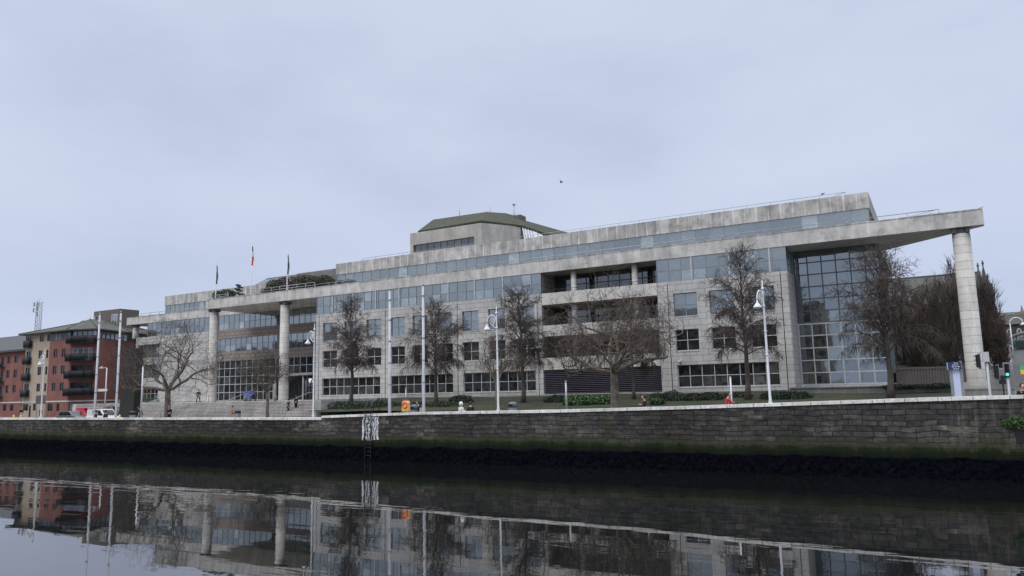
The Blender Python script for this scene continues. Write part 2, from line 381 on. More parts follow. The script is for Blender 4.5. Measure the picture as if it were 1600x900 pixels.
class Face:
    def __init__(s, P, Q):
        s.P = Vector((P[0], P[1], 0)); q = Vector((Q[0], Q[1], 0)); s.len = (q-s.P).length
        s.d = (q-s.P).normalized(); s.n = Vector((s.d.y, -s.d.x, 0))
    def pt(s, a, z, out=0): return s.P + s.d*a + s.n*out + Vector((0, 0, z))
    def slab(s, mb, a0, a1, z0, z1, o0, o1):
        lo = [s.pt(a0, z0, o1), s.pt(a1, z0, o1), s.pt(a1, z0, o0), s.pt(a0, z0, o0)]
        hi = [s.pt(a0, z1, o1), s.pt(a1, z1, o1), s.pt(a1, z1, o0), s.pt(a0, z1, o0)]
        mb.hexa(lo, hi)
    def wall(s, mb, a0, a1, z0, z1, ops, dep=.3):
        xs = sorted({a0, a1, *[q for o in ops for q in o[:2]]}); zs_ = sorted({z0, z1, *[q for o in ops for q in o[2:4]]})
        for i in range(len(xs)-1):
            for j in range(len(zs_)-1):
                cx = (xs[i]+xs[i+1])/2; cz = (zs_[j]+zs_[j+1])/2
                if any(o[0] < cx < o[1] and o[2] < cz < o[3] for o in ops): continue
                mb.quad(s.pt(xs[i], zs_[j]), s.pt(xs[i+1], zs_[j]), s.pt(xs[i+1], zs_[j+1]), s.pt(xs[i], zs_[j+1]))
        for x0, x1, y0, y1 in [o[:4] for o in ops]:
            mb.quad(s.pt(x0, y0), s.pt(x0, y0, -dep), s.pt(x1, y0, -dep), s.pt(x1, y0))
            mb.quad(s.pt(x0, y1), s.pt(x1, y1), s.pt(x1, y1, -dep), s.pt(x0, y1, -dep))
            mb.quad(s.pt(x0, y0), s.pt(x0, y1), s.pt(x0, y1, -dep), s.pt(x0, y0, -dep))
            mb.quad(s.pt(x1, y0), s.pt(x1, y0, -dep), s.pt(x1, y1, -dep), s.pt(x1, y1))
        # ends, top and back so that the wall is a solid thing
        mb.quad(s.pt(a0, z0), s.pt(a0, z1), s.pt(a0, z1, -dep-.05), s.pt(a0, z0, -dep-.05))
        mb.quad(s.pt(a1, z0), s.pt(a1, z0, -dep-.05), s.pt(a1, z1, -dep-.05), s.pt(a1, z1))
        mb.quad(s.pt(a0, z1), s.pt(a1, z1), s.pt(a1, z1, -dep-.05), s.pt(a0, z1, -dep-.05))
        mb.quad(s.pt(a0, z0, -dep-.4), s.pt(a1, z0, -dep-.4), s.pt(a1, z1, -dep-.4), s.pt(a0, z1, -dep-.4))
    def window(s, parent, a0, a1, z0, z1, cols, rows, fr='frame', gl='glass', fwid=.07, ins=.22, name='window', splits=None, tilt=.004, bar=None):
        mb = MB(); g = MB(); bar = bar or fwid
        zz = [z0 + (z1-z0)*k/rows for k in range(rows+1)] if splits is None else splits
        xx = [a0 + (a1-a0)*k/cols for k in range(cols+1)]
        for k, x in enumerate(xx):
            w = fwid if k in (0, cols) else bar
            lo = a0 if k == 0 else (a1-w if k == cols else x-w/2)
            s.slab(mb, lo, lo+w, z0, z1, -ins-.05, -ins+.05)
        for k, z in enumerate(zz):
            w = fwid if k in (0, len(zz)-1) else bar
            lo = z0 if k == 0 else (z1-w if k == len(zz)-1 else z-w/2)
            for i in range(cols):
                s.slab(mb, xx[i]+(fwid if i == 0 else bar/2), xx[i+1]-(fwid if i == cols-1 else bar/2), lo, lo+w, -ins-.05, -ins+.045)
        for i in range(cols):
            for j in range(len(zz)-1):
                t = [random.uniform(-tilt, tilt) for _ in range(2)]; w = xx[i+1]-xx[i]; h = zz[j+1]-zz[j]
                q = [s.pt(xx[i+p], zz[j+r_], -ins + (t[0]*w*(p-.5)) + t[1]*h*(r_-.5)) for p, r_ in ((0, 0), (1, 0), (1, 1), (0, 1))]
                g.quad(*q)
        o = mb.build(name, fr, parent); g.build('glass', gl, o); return o

# ------------------------------------------------------------------ levels of the ground
CP = [(-300, .14), (-84.7, .12), (-60, .08), (-41.4, .05), (-40.9, .17), (-31.4, .40), (-21.1, .47), (-12.7, .62), (-7.4, .74), (-1.9, .88), (3.4, .98), (40, 1.6), (300, 1.6)]
def lerp(T, x):
    for (a, va), (b, vb) in zip(T, T[1:]):
        if x <= b: return va + (vb-va)*max(0, (x-a))/(b-a)
    return T[-1][1]
def capz(x): return lerp(CP, x)
def zs(x): return lerp([(-300, -.92), (-41, -.92), (-31.4, -.62), (-12.7, -.40), (3.4, 0), (40, .6), (300, .6)], x)
LAWN = [(60, .0), (61, .12), (66, .55), (74.5, 1.15)]
def hill(x, y):
    """street level, rising up the side street on the right"""
    b = zs(x)
    return b + max(0, min(1, (x+4)/6)) * max(0, y-54)*.062
WATER = -2.95

def ribbon(name, mat, x0, x1, y0, y1, dz, nx=60, ny=1, kind='structure', fn=hill):
    mb = MB()
    for i in range(nx):
        xa, xb = x0+(x1-x0)*i/nx, x0+(x1-x0)*(i+1)/nx
        for j in range(ny):
            ya, yb = y0+(y1-y0)*j/ny, y0+(y1-y0)*(j+1)/ny
            mb.quad((xa, ya, fn(xa, ya)+dz), (xb, ya, fn(xb, ya)+dz), (xb, yb, fn(xb, yb)+dz), (xa, yb, fn(xa, yb)+dz))
    o = mb.build(name, mat); tag(o, kind=kind); return o

# one land sheet on the far bank out to the horizon
g = MB(); xs_ = [-1500, -600, -300, -160, -120, -100, -80, -60, -50, -41, -31.4, -20, -12.7, -6, -4, -2, 0, 2, 3.4, 6, 10, 20, 40, 80, 300, 1500]; ys_ = [42.4, 50, 54, 58, 70, 90, 120, 160, 220, 400, 1000, 3000]
def hc(x, y): return hill(x, min(y, 220))
for i in range(len(xs_)-1):
    for j in range(len(ys_)-1):
        a, b_, c, d = xs_[i], xs_[i+1], ys_[j], ys_[j+1]
        g.quad((a, c, hc(a, c)), (b_, c, hc(b_, c)), (b_, d, hc(b_, d)), (a, d, hc(a, d)))
tag(g.build('ground', 'paving'), kind='structure')
ribbon('road', 'asphalt', -300, 120, 46.5, 57, .004, 120, 3)
lm = MB()
for k in range(70):
    x = -250 + k*5.2; lm.quad((x, 51.7, zs(x)+.009), (x+2.2, 51.7, zs(x+2.2)+.009), (x+2.2, 51.82, zs(x+2.2)+.009), (x, 51.82, zs(x)+.009))
tag(lm.build('road_markings', 'roadpaint'), kind='structure')
kb = MB()
for y in (46.3, 57.0):
    for k in range(210):
        x = -300+k*2; a, b_ = zs(x), zs(x+1.97)
        kb.hexa([(x, y, a-.1), (x+1.97, y, b_-.1), (x+1.97, y+.2, b_-.1), (x, y+.2, a-.1)], [(x, y, a+.12), (x+1.97, y, b_+.12), (x+1.97, y+.2, b_+.12), (x, y+.2, a+.12)])
tag(kb.build('kerb', 'kerb'), kind='structure')
ribbon('pavement', 'paving', -300, 120, 42.4, 46.3, .115, 100, 1)
ribbon('pavement', 'paving', -300, 3.2, 57.2, 60, .115, 100, 1)
# side street going up the hill, with its curved white line
def sx(y): return 4.9+(y-66)*.0735
sr = MB(); ln = MB()
for k in range(46):
    y0, y1 = 56.9+k*3.2, 56.9+(k+1)*3.2
    sr.quad((sx(y0), y0, hill(sx(y0), y0)+.008), (sx(y0)+11, y0, hill(sx(y0)+11, y0)+.008), (sx(y1)+11, y1, hill(sx(y1)+11, y1)+.008), (sx(y1), y1, hill(sx(y1), y1)+.008))
    if 1 < k < 16:
        c = lambda y: sx(y)+.5+.9*max(0, (y-66)/30)**1.3
        ln.quad((c(y0), y0, hill(c(y0), y0)+.014), (c(y0)+.34, y0, hill(c(y0), y0)+.014), (c(y1)+.34, y1, hill(c(y1), y1)+.014), (c(y1), y1, hill(c(y1), y1)+.014))
tag(sr.build('side_road', 'asphalt'), kind='structure'); tag(ln.build('road_markings', 'roadpaint'), kind='structure')
# lawn bank in front of the offices
def lawnz(x, y): return max(lerp(LAWN, y) + .12*noise.noise(Vector((x*.15, y*.3, 0))), zs(x)+.16)
ribbon('lawn', 'lawn', -59.3, 1.1, 60, 74.5, 0, 60, 12, fn=lawnz)

# river, near quay
w = MB(); w.quad((-1500, .6, WATER), (1500, .6, WATER), (1500, 43, WATER), (-1500, 43, WATER)); tag(w.build('river_water', 'water'), kind='structure')
nq = MB(); nq.box(-1500, 1500, -900, .6, -6, 0); tag(nq.build('near_quay', 'paving'), kind='structure')

# ------------------------------------------------------------------ river wall
qw = thing('river_wall', (-40, 42, WATER), 'long dark stone quay wall with pale coping, green algae and black weed along the water', 'wall')
mb = MB(); X = -420.
while X < 60:
    X2 = X + (6 if X < -130 else 2)
    za, zb = capz(X)-.17, capz(X2)-.17
    if X < -41.4 < X2: zb = za
    mb.hexa([(X, 42, -6), (X2, 42, -6), (X2, 42.5, -6), (X, 42.5, -6)], [(X, 42, za), (X2, 42, zb), (X2, 42.5, zb), (X, 42.5, za)])
    X = X2
# strip inner faces are hidden; fine
mb.build('wall', 'riverwall', qw)
mb = MB(); X = -420.; k = 0
while X < 60:
    X2 = X+1.45; e = random.uniform(-.012, .012); a, b_ = capz(X+.02), capz(X2-.02)
    if X < -41.2 < X2: b_ = a
    mb.hexa([(X+.012, 41.93+e, a-.168), (X2-.012, 41.93+e, b_-.168), (X2-.012, 42.56, b_-.168), (X+.012, 42.56, a-.168)],
            [(X+.012, 41.93+e, a+e*.6), (X2-.012, 41.93+e, b_+e*.6), (X2-.012, 42.56, b_+e*.6), (X+.012, 42.56, a+e*.6)])
    X = X2
mb.build('coping', 'coping', qw)
# weed hanging at the foot: a lumpy skirt
mb = MB(); nx, ny = 1300, 13; x0, x1 = -130., 14.
def wp(i, j):
    x = x0+(x1-x0)*i/nx; t = j/(ny-1)
    z = -2.0 - 1.2*t + .2*noise.noise(Vector((x*.8, 0, 3)))*(1-t)
    o = .02 + .14*t**1.6 + (.05*noise.noise(Vector((x*1.6, z*2.5, 1))) + .08*noise.noise(Vector((x*4, z*3, 5))) + .05*noise.noise(Vector((x*9, z*9, 8))))*(.4+t)
    return (x, 42-max(o, -.05), z)
for i in range(nx):
    for j in range(ny-1):
        mb.quad(wp(i, j+1), wp(i+1, j+1), wp(i+1, j), wp(i, j))
mb.build('weed_fringe', 'weed', qw)
# white painted patch with black scrawls either side of the ladder
a = at(566, 652, 42); b_ = at(592, 652, 42); zb_ = at(580, 688, 42).z
mb = MB(); mb.box(a.x, a.x+1.95*(b_.x-a.x)/3.0*0.9, 41.985, 42.0, zb_, capz(a.x)-.2); mb.box(a.x+(b_.x-a.x)*.62, b_.x, 41.985, 42.0, zb_+.05, capz(a.x)-.2)
mb.build('painted_patch', 'graffiti', qw)
# drain outlet and small hole on the right
mb = MB(); c = at(1600, 672, 42); mb.box(c.x-.35, c.x+.5, 41.96, 42.0, c.z-.55, c.z+.25); mb.tube([(at(1538, 664, 42).x, 41.97, at(1538, 664, 42).z), (at(1538, 664, 42).x, 42.01, at(1538, 664, 42).z)], .07, 10)
mb.build('drain_outlet', 'black', qw)
# ladder
lx = at(577.5, 652, 42).x; lz = capz(lx)
ld = thing('steel_ladder', (lx, 41.8, lz), 'black steel ladder hooked over the quay wall between white graffiti patches', 'ladder')
mb = MB()
for s in (-.27, .27):
    mb.tube([(lx+s, 42.75, lz-.1), (lx+s, 42.75, lz+.75), (lx+s, 42.5, lz+.95), (lx+s, 42.1, lz+.9), (lx+s, 41.82, lz+.5), (lx+s, 41.82, -2.9)], .035, 6)
mb.build('rail', 'black', ld)
mb = MB()
for k in range(11): mb.tube([(lx-.27, 41.82, lz-.1-k*.28), (lx+.27, 41.82, lz-.1-k*.28)], .018, 5)
mb.build('rung', 'black', ld)

# ------------------------------------------------------------------ civic offices
BL = thing('office_building', (-40, DF+10, 1.2), 'long low granite and concrete office building with jutting roof on a tall column', 'building')
BASE = .4
FR = Face((-72.5, DF), (-11.65, DF))      # main front; s = X+72.5
def s_(x): return x+72.5
wins = []                                  # (x0,x1,z0,z1,cols,rows,kind)
for x0, x1 in ((-71.25, -68.7), (-67.5, -65.0), (-63.7, -61.25), (-59.75, -57.5), (-56.3, -54.0), (-52.6, -50.3), (-48.9, -46.6), (-45.25, -43.0), (-41.4, -39.15)):
    wins += [(x0, x1, 8.9, 11.3, 2, 2, 'glass_strip'), (x0, x1, 5.37, 7.6, 2, 2, 'glass')]
for x0, x1 in ((-71.3, -61.4), (-59.77, -50.3), (-48.84, -39.17)):
    wins += [(x0, x1, 1.68, 3.95, 8, 2, 'glass')]
right = []
for x0, x1 in ((-22.95, -20.5), (-19.25, -16.85), (-15.4, -12.97)):
    right += [(x0, x1, 8.88, 11.27, 2, 2, 'glass_strip'), (x0, x1, 5.37, 7.55, 2, 2, 'glass')]
right += [(-22.91, -12.98, 1.7, 3.95, 8, 2, 'glass')]
mb = MB(); FR.wall(mb, 0, s_(-38.2), BASE, 12.55, [(s_(a), s_(b), c, d) for a, b, c, d, *_ in wins])
FR.wall(mb, s_(-24.6), s_(-11.70), BASE, 12.55, [(s_(a), s_(b), c, d) for a, b, c, d, *_ in right])
FL = Face((-72.52, DF+7.5), (-72.52, DF+.012)); FL.wall(mb, 0, 7.4, BASE, 14.95, [])
FC = Face((-11.65, DF+.012), (-11.65, DF+4)); FC.wall(mb, 0, 3.98, BASE, 12.55, [])
mb.build('wall', 'granite', BL)
for a, b, c, d, co, ro, k in wins+right:
    wo = FR.window(BL, s_(a), s_(b), c, d, co, ro, gl=k, fr='frame' if k == 'glass' else 'mullion')
    mb = MB(); mb.box(a-.05, b+.05, DF-.04, DF+.02, c-.09, c-.002); mb.build('sill', 'concrete', wo)
# dark movement joints
for x in (-71.9, -60.6, -49.6, -38.75, -23.5, -12.3):
    mb = MB(); mb.box(x-.035, x+.035, DF-.012, DF+.02, 1.0, 12.4); mb.build('expansion_joint', 'black', BL)
# continuous strip glazing under the roof edge
def strip(face, a0, a1, z0, z1, splits, cols, name='glazing_band', gl='glass_strip', fr='mullion', ins=.08):
    return face.window(BL, a0, a1, z0, z1, cols, 2, fr=fr, gl=gl, fwid=.05, ins=ins, name=name, splits=splits, tilt=.006)
for x0, x1, n in ((-72.45, -60.6, 10), (-60.6, -49.6, 9), (-49.6, -38.2, 9)):
    strip(FR, s_(x0), s_(x1), 12.56, 14.95, [12.56, 13.72, 14.95], n)
strip(FR, s_(-24.6), s_(-11.65), 12.56, 14.95, [12.56, 13.72, 14.95], 10)
strip(FC, .1, 4, 12.56, 14.95, [12.56, 13.72, 14.95], 3, ins=.08)
# pale columns just behind the strip glass show as bright mullions
for x in (-69.6, -66, -62.2, -58.4, -54.6, -50.9, -47.1, -43.2, -20.9, -17.1, -13.2):
    mb = MB(); mb.box(x-.07, x+.07, DF-.01, DF+.14, 12.57, 14.94); mb.build('glazing_rib', 'frame', BL)
# glazing bay of the portico and wing wall, 7.5 m behind
WB = DF+7.5
FW = Face((-123., WB), (-72.5, WB))
def w_(x): return x+123.
ops = [(-122.4, -116, 1.5, 3.9, 6, 2, 'glass'), (-122.4, -116, 5.37, 7.7, 6, 2, 'glass_strip'), (-122.0, -116, 8.9, 11.2, 5, 2, 'glass_strip'),
       (-102.2, -72.8, 8.95, 11.2, 24, 2, 'glass_strip')]
grid = (-102.2, -72.8, 1.25, 7.6)
mb = MB(); FW.wall(mb, 0, w_(-103.6), BASE, 12.55, [(w_(a), w_(b), c, d) for a, b, c, d, *_ in ops[:3]])
FWs = Face((-123., WB+14), (-123., WB)); FWs.wall(mb, 0, 14, BASE, 12.55, [])
mb.build('wing_wall', 'granite', BL)
mb = MB(); FW.wall(mb, w_(-103.6), 50.5, BASE, 12.55, [(w_(a), w_(b), c, d) for a, b, c, d in (ops[3][:4], grid)], dep=.3)
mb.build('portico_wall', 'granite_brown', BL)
for a, b, c, d, co, ro, k in ops: FW.window(BL, w_(a), w_(b), c, d, co, ro, gl=k, fr='frame' if k == 'glass' else 'mullion', fwid=.06)
strip(FW, w_(-119.6), w_(-103.6), 12.56, 14.95, [12.56, 13.72, 14.95], 13)
strip(FW, w_(-103.6), w_(-72.55), 12.56, 14.95, [12.56, 13.72, 14.95], 26)
gsp = [1.25+1.27*k for k in range(6)]
FW.window(BL, w_(-102.2), w_(-88.2), 1.25, 7.6, 11, 5, splits=gsp, fr='frame', gl='glass', fwid=.09, name='entrance_glazing')
FW.window(BL, w_(-76.6), w_(-72.8), 1.25, 7.6, 3, 5, splits=gsp, fr='frame', gl='glass', fwid=.09, name='entrance_glazing')
FW.window(BL, w_(-88.2), w_(-76.6), 5.06, 7.6, 9, 2, splits=gsp[3:], fr='frame', gl='glass', fwid=.09, name='entrance_glazing')
mb = MB(); mb.box(-88.2, -76.6, WB-.9, WB+.2, 4.72, 5.05); mb.box(-81.9, -81.2, WB-.5, WB, 1.15, 4.72); mb.box(-88.2, -87.6, WB-.3, WB, 1.15, 4.72)
mb.build('entrance_canopy', 'concrete', BL)
for x0, x1 in ((-87.6, -85.5), (-85.4, -83.5), (-83.4, -82.0)):
    FW.window(BL, w_(x0), w_(x1), 1.2, 4.7, 2, 1, fr='darkframe', gl='glass', fwid=.08, name='entrance_door', ins=.5)
# revolving door drum: greenish glass
mb = MB(); cx = -79.0
mb.tube([(cx, WB-.6, 1.15), (cx, WB-.6, 4.6)], 1.75, 20); rd = mb.build('revolving_door', 'glass', BL)
mb = MB()
for k in range(7):
    an = math.pi*(1+k/6); mb.tube([(cx+1.78*math.cos(an), WB-.6+1.78*math.sin(an), 1.15), (cx+1.78*math.cos(an), WB-.6+1.78*math.sin(an), 4.7)], .05, 6)
mb.box(cx-1.85, cx+1.85, WB-2.4, WB-.1, 4.58, 4.71)
mb.build('frame', 'darkframe', rd)
# roof slab: long fascia, portico canopy and the pointed prow on the right
mb = MB(); mb.prism([(-94.9, DF), (4.65, DF), (4.65, DF+.9), (-3.8, DF+9), (-3.8, DF+30), (-94.9, DF+30)], 14.97, 16.37)
mb.build('roof_fascia', 'concrete', BL)
mb = MB(); mb.prism([(-125.6, WB), (-94.95, WB), (-94.95, WB+22), (-125.6, WB+22)], 14.98, 16.3)
mb.build('wing_fascia', 'concrete', BL)
# panel joints and drip lip of the fascia
mb = MB()
mb.box(-94.8, 4.6, DF-.03, DF+.0, 16.30, 16.40); mb.box(-125.5, -95, WB-.03, WB, 16.24, 16.33)
mb.build('fascia_lip', 'concrete_up', BL)
# upper set-back storey
mb = MB(); mb.prism([(-74.6, DF+6), (-4.4, DF+6), (-4.4, DF+24), (-74.6, DF+24)], 18.98, 20.58)
mb.build('upper_fascia', 'concrete_up', BL)
FU = Face((-74.5, DF+6.1), (-4.5, DF+6.1))
for k in range(4):
    a = k*17.5; strip(FU, a, a+17.5, 16.37, 18.98, [16.37, 16.9, 18.98], 11, name='upper_glazing')
FU2 = Face((-4.5, DF+6.1), (-4.5, DF+24)); strip(FU2, .02, 17.8, 16.37, 18.98, [16.37, 16.9, 18.98], 12, name='upper_glazing')
UW = DF+13.5
mb = MB(); mb.prism([(-123.6, UW), (-78, UW), (-78, UW+14), (-123.6, UW+14)], 18.9, 20.62)
mb.build('upper_fascia', 'concrete_up', BL)
FUW = Face((-123.5, UW+.1), (-78, UW+.1)); strip(FUW, 0, 20, 16.3, 18.9, [16.3, 16.8, 18.9], 15, name='upper_glazing'); strip(FUW, 20, 45, 16.3, 18.9, [16.3, 16.8, 18.9], 18, name='upper_glazing')
mb = MB(); mb.box(-83.6, -74.75, DF+7.2, DF+15, 16.37, 20.2); mb.build('plant_room', 'greywall', BL)
# sloped glass roof lights behind the planted terrace
mb = MB(); p0 = at(400, 441, DF+16); p1 = at(486, 427, DF+16)
nn = 14
for k in range(nn):
    xa = p0.x+(p1.x-p0.x)*k/nn; xb = p0.x+(p1.x-p0.x)*(k+1)/nn
    mb.quad((xa+.05, DF+15.9, p0.z-.5), (xb-.05, DF+15.9, p0.z-.5), (xb-.05, DF+18.5, p0.z+.9), (xa+.05, DF+18.5, p0.z+.9))
rl = mb.build('roof_light', 'glass_atrium', BL)
mb = MB()
for k in range(nn+1):
    xa = p0.x+(p1.x-p0.x)*k/nn; mb.tube([(xa, DF+15.88, p0.z-.48), (xa, DF+18.5, p0.z+.93)], .06, 4)
mb.tube([(p0.x, DF+18.5, p0.z+.95), (p1.x, DF+18.5, p0.z+.95)], .1, 5); mb.tube([(p0.x, DF+15.85, p0.z-.5), (p1.x, DF+15.85, p0.z-.5)], .08, 5)
mb.build('frame', 'galv', rl)
# curtain wall
FK = Face((-11.66, DF+4), (-3.8, DF+4)); kz = [1.62+1.213*k for k in range(12)]
FK.window(BL, 0, 7.86, 1.62, kz[5], 6, 5, fr='frame', gl='glass_curtain', fwid=.13, ins=.05, name='curtain_wall', splits=kz[:6], tilt=.008, bar=.11)
FK.window(BL, 0, 7.86, kz[5]+.004, 14.96, 6, 6, fr='backlitmullion', gl='glass_curtain', fwid=.12, ins=.05, name='curtain_wall', splits=[kz[5]+.004]+kz[6:], tilt=.008, bar=.11)  # upper rows: same bars, backlighting painted in as a darker tone
FK2 = Face((-3.8, DF+4), (-3.8, DF+16))
FK2.window(BL, 0.02, 12, 1.62, 14.96, 9, 11, fr='mullion', gl='glass_curtain', fwid=.11, ins=.05, name='curtain_wall', splits=kz, tilt=.005, bar=.085)
mb = MB(); mb.box(-11.6, -3.7, DF+3.9, DF+16, .3, 1.6); mb.box(-11.6, -4.1, DF+6, DF+16, 1.6, 14.9); mb.build('plinth', 'granite', BL)
# columns
def column(x, y, z0, z1, r=.67):
    mb = MB(); mb.tube([(x, y, z0), (x, y, z0+.01), (x, y, z1-.5)], [r*1.02, r*1.02, r*.97], 28)
    c = mb.build('column', 'column', BL)
    mb = MB(); mb.tube([(x, y, z1-.52), (x, y, z1-.02)], r*.8, 20)
    for k in range(4):
        an = k*math.pi/2+.78; mb.box(x+math.cos(an)*r-.16, x+math.cos(an)*r+.16, y+math.sin(an)*r-.16, y+math.sin(an)*r+.16, z1-.42, z1-.03)
    mb.build('bearing', 'greywall', c)
column(2.9, DF+1.0, .3, 14.97, .72); column(-79.4, DF+1.0, 1.0, 14.97); column(-94.2, DF+1.0, .2, 14.97); column(-124.2, WB+.9, 12.5, 14.98, .5)
# loggia
LG = DF+3.4
mb = MB()
for z0, z1 in ((11.25, 12.56), (7.68, 8.92), (3.96, 5.30)): mb.box(-38.15, -24.65, DF+.02, DF+.3, z0, z1)
mb.build('loggia_parapet', 'parapet', BL)
mb = MB()
for z in (11.1, 7.5, 3.8): mb.box(-38.15, -24.65, DF+.3, LG, z, z+.25)
mb.box(-38.2, -38.14, DF+.3, LG+.3, 1, 14.9); mb.box(-24.66, -24.6, DF+.3, LG+.3, 1, 14.9)
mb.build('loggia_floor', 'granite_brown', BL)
FG = Face((-38.14, LG), (-24.66, LG))
for z0, z1 in ((11.36, 14.95), (7.76, 11.1), (4.06, 7.5)):
    FG.window(BL, 0, 13.48, z0, z1, 10, 3, fr='darkframe', gl='glass', fwid=.1, ins=.05, name='loggia_window')
for x in (-34.5, -27.3):
    mb = MB(); mb.tube([(x, DF+.9, 3.9), (x, DF+.9, 14.96)], .32, 16); mb.build('column', 'column', BL)
for zc in (12.56, 8.92, 5.30):
    mb = MB(); mb.tube([(-38.1, DF+.18, zc+.38), (-24.7, DF+.18, zc+.38)], .025, 5)
    for k in range(12): x = -38+k*1.2; mb.tube([(x, DF+.18, zc-.02), (x, DF+.18, zc+.38)], .018, 4)
    mb.build('handrail', 'darkframe', BL)
# louvres
mb = MB(); mb.box(-38.15, -24.65, DF+.5, DF+.6, 1.2, 3.95)
lb = mb.build('louvre_backing', 'black', BL)
mb = MB()
for k in range(13):
    z = 1.38+k*.2; mb.hexa([(-38.1, DF+.12, z), (-24.7, DF+.12, z), (-24.7, DF+.42, z+.07), (-38.1, DF+.42, z+.07)], [(-38.1, DF+.12, z+.035), (-24.7, DF+.12, z+.035), (-24.7, DF+.42, z+.105), (-38.1, DF+.42, z+.105)])
mb.build('louvre_screen', plain('aubergine_louvre', (.115, .105, .14), .5), BL)
mb = MB(); mb.box(-38.2, -24.6, DF-.02, DF+.6, BASE, 1.3); mb.build('plinth', 'granite', BL)
# small wall lamp, wall box
p = at(1062, 564, DF-.15)
mb = MB(); mb.box(p.x-.12, p.x+.12, DF-.25, DF-.01, p.z-.1, p.z+.1); mb.build('wall_lamp', 'white', BL)
# tower
tD = at(813, 353, DF+28)
tp = [(-74.9, DF+24.5), (-73.3, DF+22), (-59.6, DF+22), (tD.x, DF+28), (tD.x-1, DF+42), (-62, DF+46), (-73, DF+46), (-74.9, DF+42)]
mb = MB(); TF = Face(tp[1], tp[2])
lo, hi = 16.3, 27.75
for k in range(len(tp)):
    if k == 1: continue
    a, b_ = tp[k], tp[(k+1) % len(tp)]
    mb.quad((*a, lo), (*b_, lo), (*b_, hi), (*a, hi))
mb.f.append(tuple(range(len(mb.v), len(mb.v)+len(tp)))); mb.sm.append(False); mb.v += [Vector((*p, hi)) for p in tp]
TF.wall(mb, 0, TF.len, lo, hi, [(.6, TF.len-1.3, 24.5, 25.75)], dep=.5)
tw = mb.build('tower', 'tower', BL)
TF.window(tw, .6, TF.len-1.3, 24.5, 25.75, 9, 1, fr='darkframe', gl='glass', fwid=.08, ins=.35, name='slit_window')
# mossy truncated roof
cx0, cy0 = -62, DF+34
eD = at(817, 350, DF+27.8); print('eD', eD, 'tD', tD)
ev = [(-73.2, DF+25.5), (-71.9, DF+22.25), (-59.75, DF+22.25), (eD.x-.4, DF+28.1), (-46.5, DF+37), (-50.2, DF+43.5), (-58.8, DF+46.5), (-72.0, DF+46.5)]
evz = [28.0, 28.05, 28.2, eD.z-.1, 26.0, 27.6, 28.2, 28.2]
def tw_px(px, py, Y): return at(px, py, Y)
t0, t1, t2 = at(677, 343, DF+30), at(760, 331, DF+30), at(790, 333, DF+33)
top = [(t0.x, t0.y+1, t0.z), (t0.x, t0.y, t0.z), (t1.x, t1.y, t1.z), (t2.x, t2.y, t2.z), (t2.x+.5, t2.y+3, t2.z), (t2.x, t2.y+6, t2.z), (t1.x, t1.y+9, t1.z), (t0.x, t0.y+9, t0.z)]
e2 = at(857, 366, DF+33)
ev[4] = (e2.x, e2.y); evz[4] = e2.z
mb = MB(); n = 8
for k in range(n):
    k2 = (k+1) % n
    mb.quad((*ev[k], evz[k]), (*ev[k2], evz[k2]), top[k2], top[k])
    mb.quad((*ev[k], evz[k]-.28), (*ev[k2], evz[k2]-.28), (*ev[k2], evz[k2]), (*ev[k], evz[k]))
mb.f.append(tuple(range(len(mb.v), len(mb.v)+n))); mb.sm.append(False); mb.v += [Vector(t) for t in top]
mb.f.append(tuple(reversed(range(len(mb.v), len(mb.v)+n)))); mb.sm.append(False); mb.v += [Vector((*ev[k], evz[k]-.28)) for k in range(n)]
def moss_mat():
    m, nt, b = newmat('mossy_roof'); co = coords(nt)
    n = noisef(nt, mapping(nt, co, (1, 1, 3)), .5, 6, .65)
    r = ramp(nt, [(.3, (.022, .023, .02)), (.46, (.055, .057, .040)), (.58, (.033, .043, .018)), (.72, (.085, .085, .068))], n)
    n2 = noisef(nt, co, 5, 4, .7); r2 = ramp(nt, [(.3, (.6,)*3), (.7, (1.2,)*3)], n2)
    L(nt, mixc(nt, 1.0, r.outputs[0], r2.outputs[0], 'MULTIPLY'), b.inputs['Base Color']); b.inputs['Roughness'].default_value = .95
    bumpin(nt, b, n2, .6, .08); return m
M['moss'] = moss_mat()
mb.build('tower_roof', 'moss', tw)
mb = MB(); r0 = Vector(ev[3]+(0,))
g0, g1 = at(816, 353, DF+28.6), at(851, 369, DF+32)
for k in range(8):
    a, b_ = k/8, (k+1)/8
    p = lambda t: Vector((g0.x+(g1.x-g0.x)*t, DF+28.6+3.4*t, g0.z+(g1.z-g0.z)*t))
    mb.quad(p(a+.012)+Vector((2.6, -3.5, -5)), p(b_-.012)+Vector((2.6, -3.5, -5)), p(b_-.012), p(a+.012))
mb.build('roof_light', 'glass_atrium', BL)
mb = MB()
for k in range(9):
    t = k/8; q = Vector((g0.x+(g1.x-g0.x)*t, DF+28.6+3.4*t, g0.z+(g1.z-g0.z)*t)); mb.tube([q+Vector((2.6, -3.55, -4.98)), q+Vector((0, 0, .04))], .07, 4)
mb.build('roof_light_bar', 'white', BL)
# aerials, plant box on the tower
for px, y0, y1, w_a in ((803, 320, 338, .07), (718, 324, 336, .05), (766, 320, 331, .035), (762, 322, 331, .02), (808, 331, 340, .03)):
    a, b_ = at(px, y0, DF+33), at(px, y1+2, DF+33); mb = MB(); mb.tube([(a.x, a.y, b_.z-.5), (a.x, a.y, a.z)], w_a, 5)
    if px == 803: mb.tube([(a.x, a.y, a.z-.12), (a.x, a.y, a.z+.02), (a.x, a.y, a.z+.14)], [.1, .32, .24], 10)
    mb.build('aerial', 'galv', tw)
a = at(800, 337, DF+34); b_ = at(813, 345, DF+34)
mb = MB(); mb.box(a.x, b_.x, DF+34, DF+36, b_.z-1.5, a.z); mb.build('plant_box', 'rust', tw)
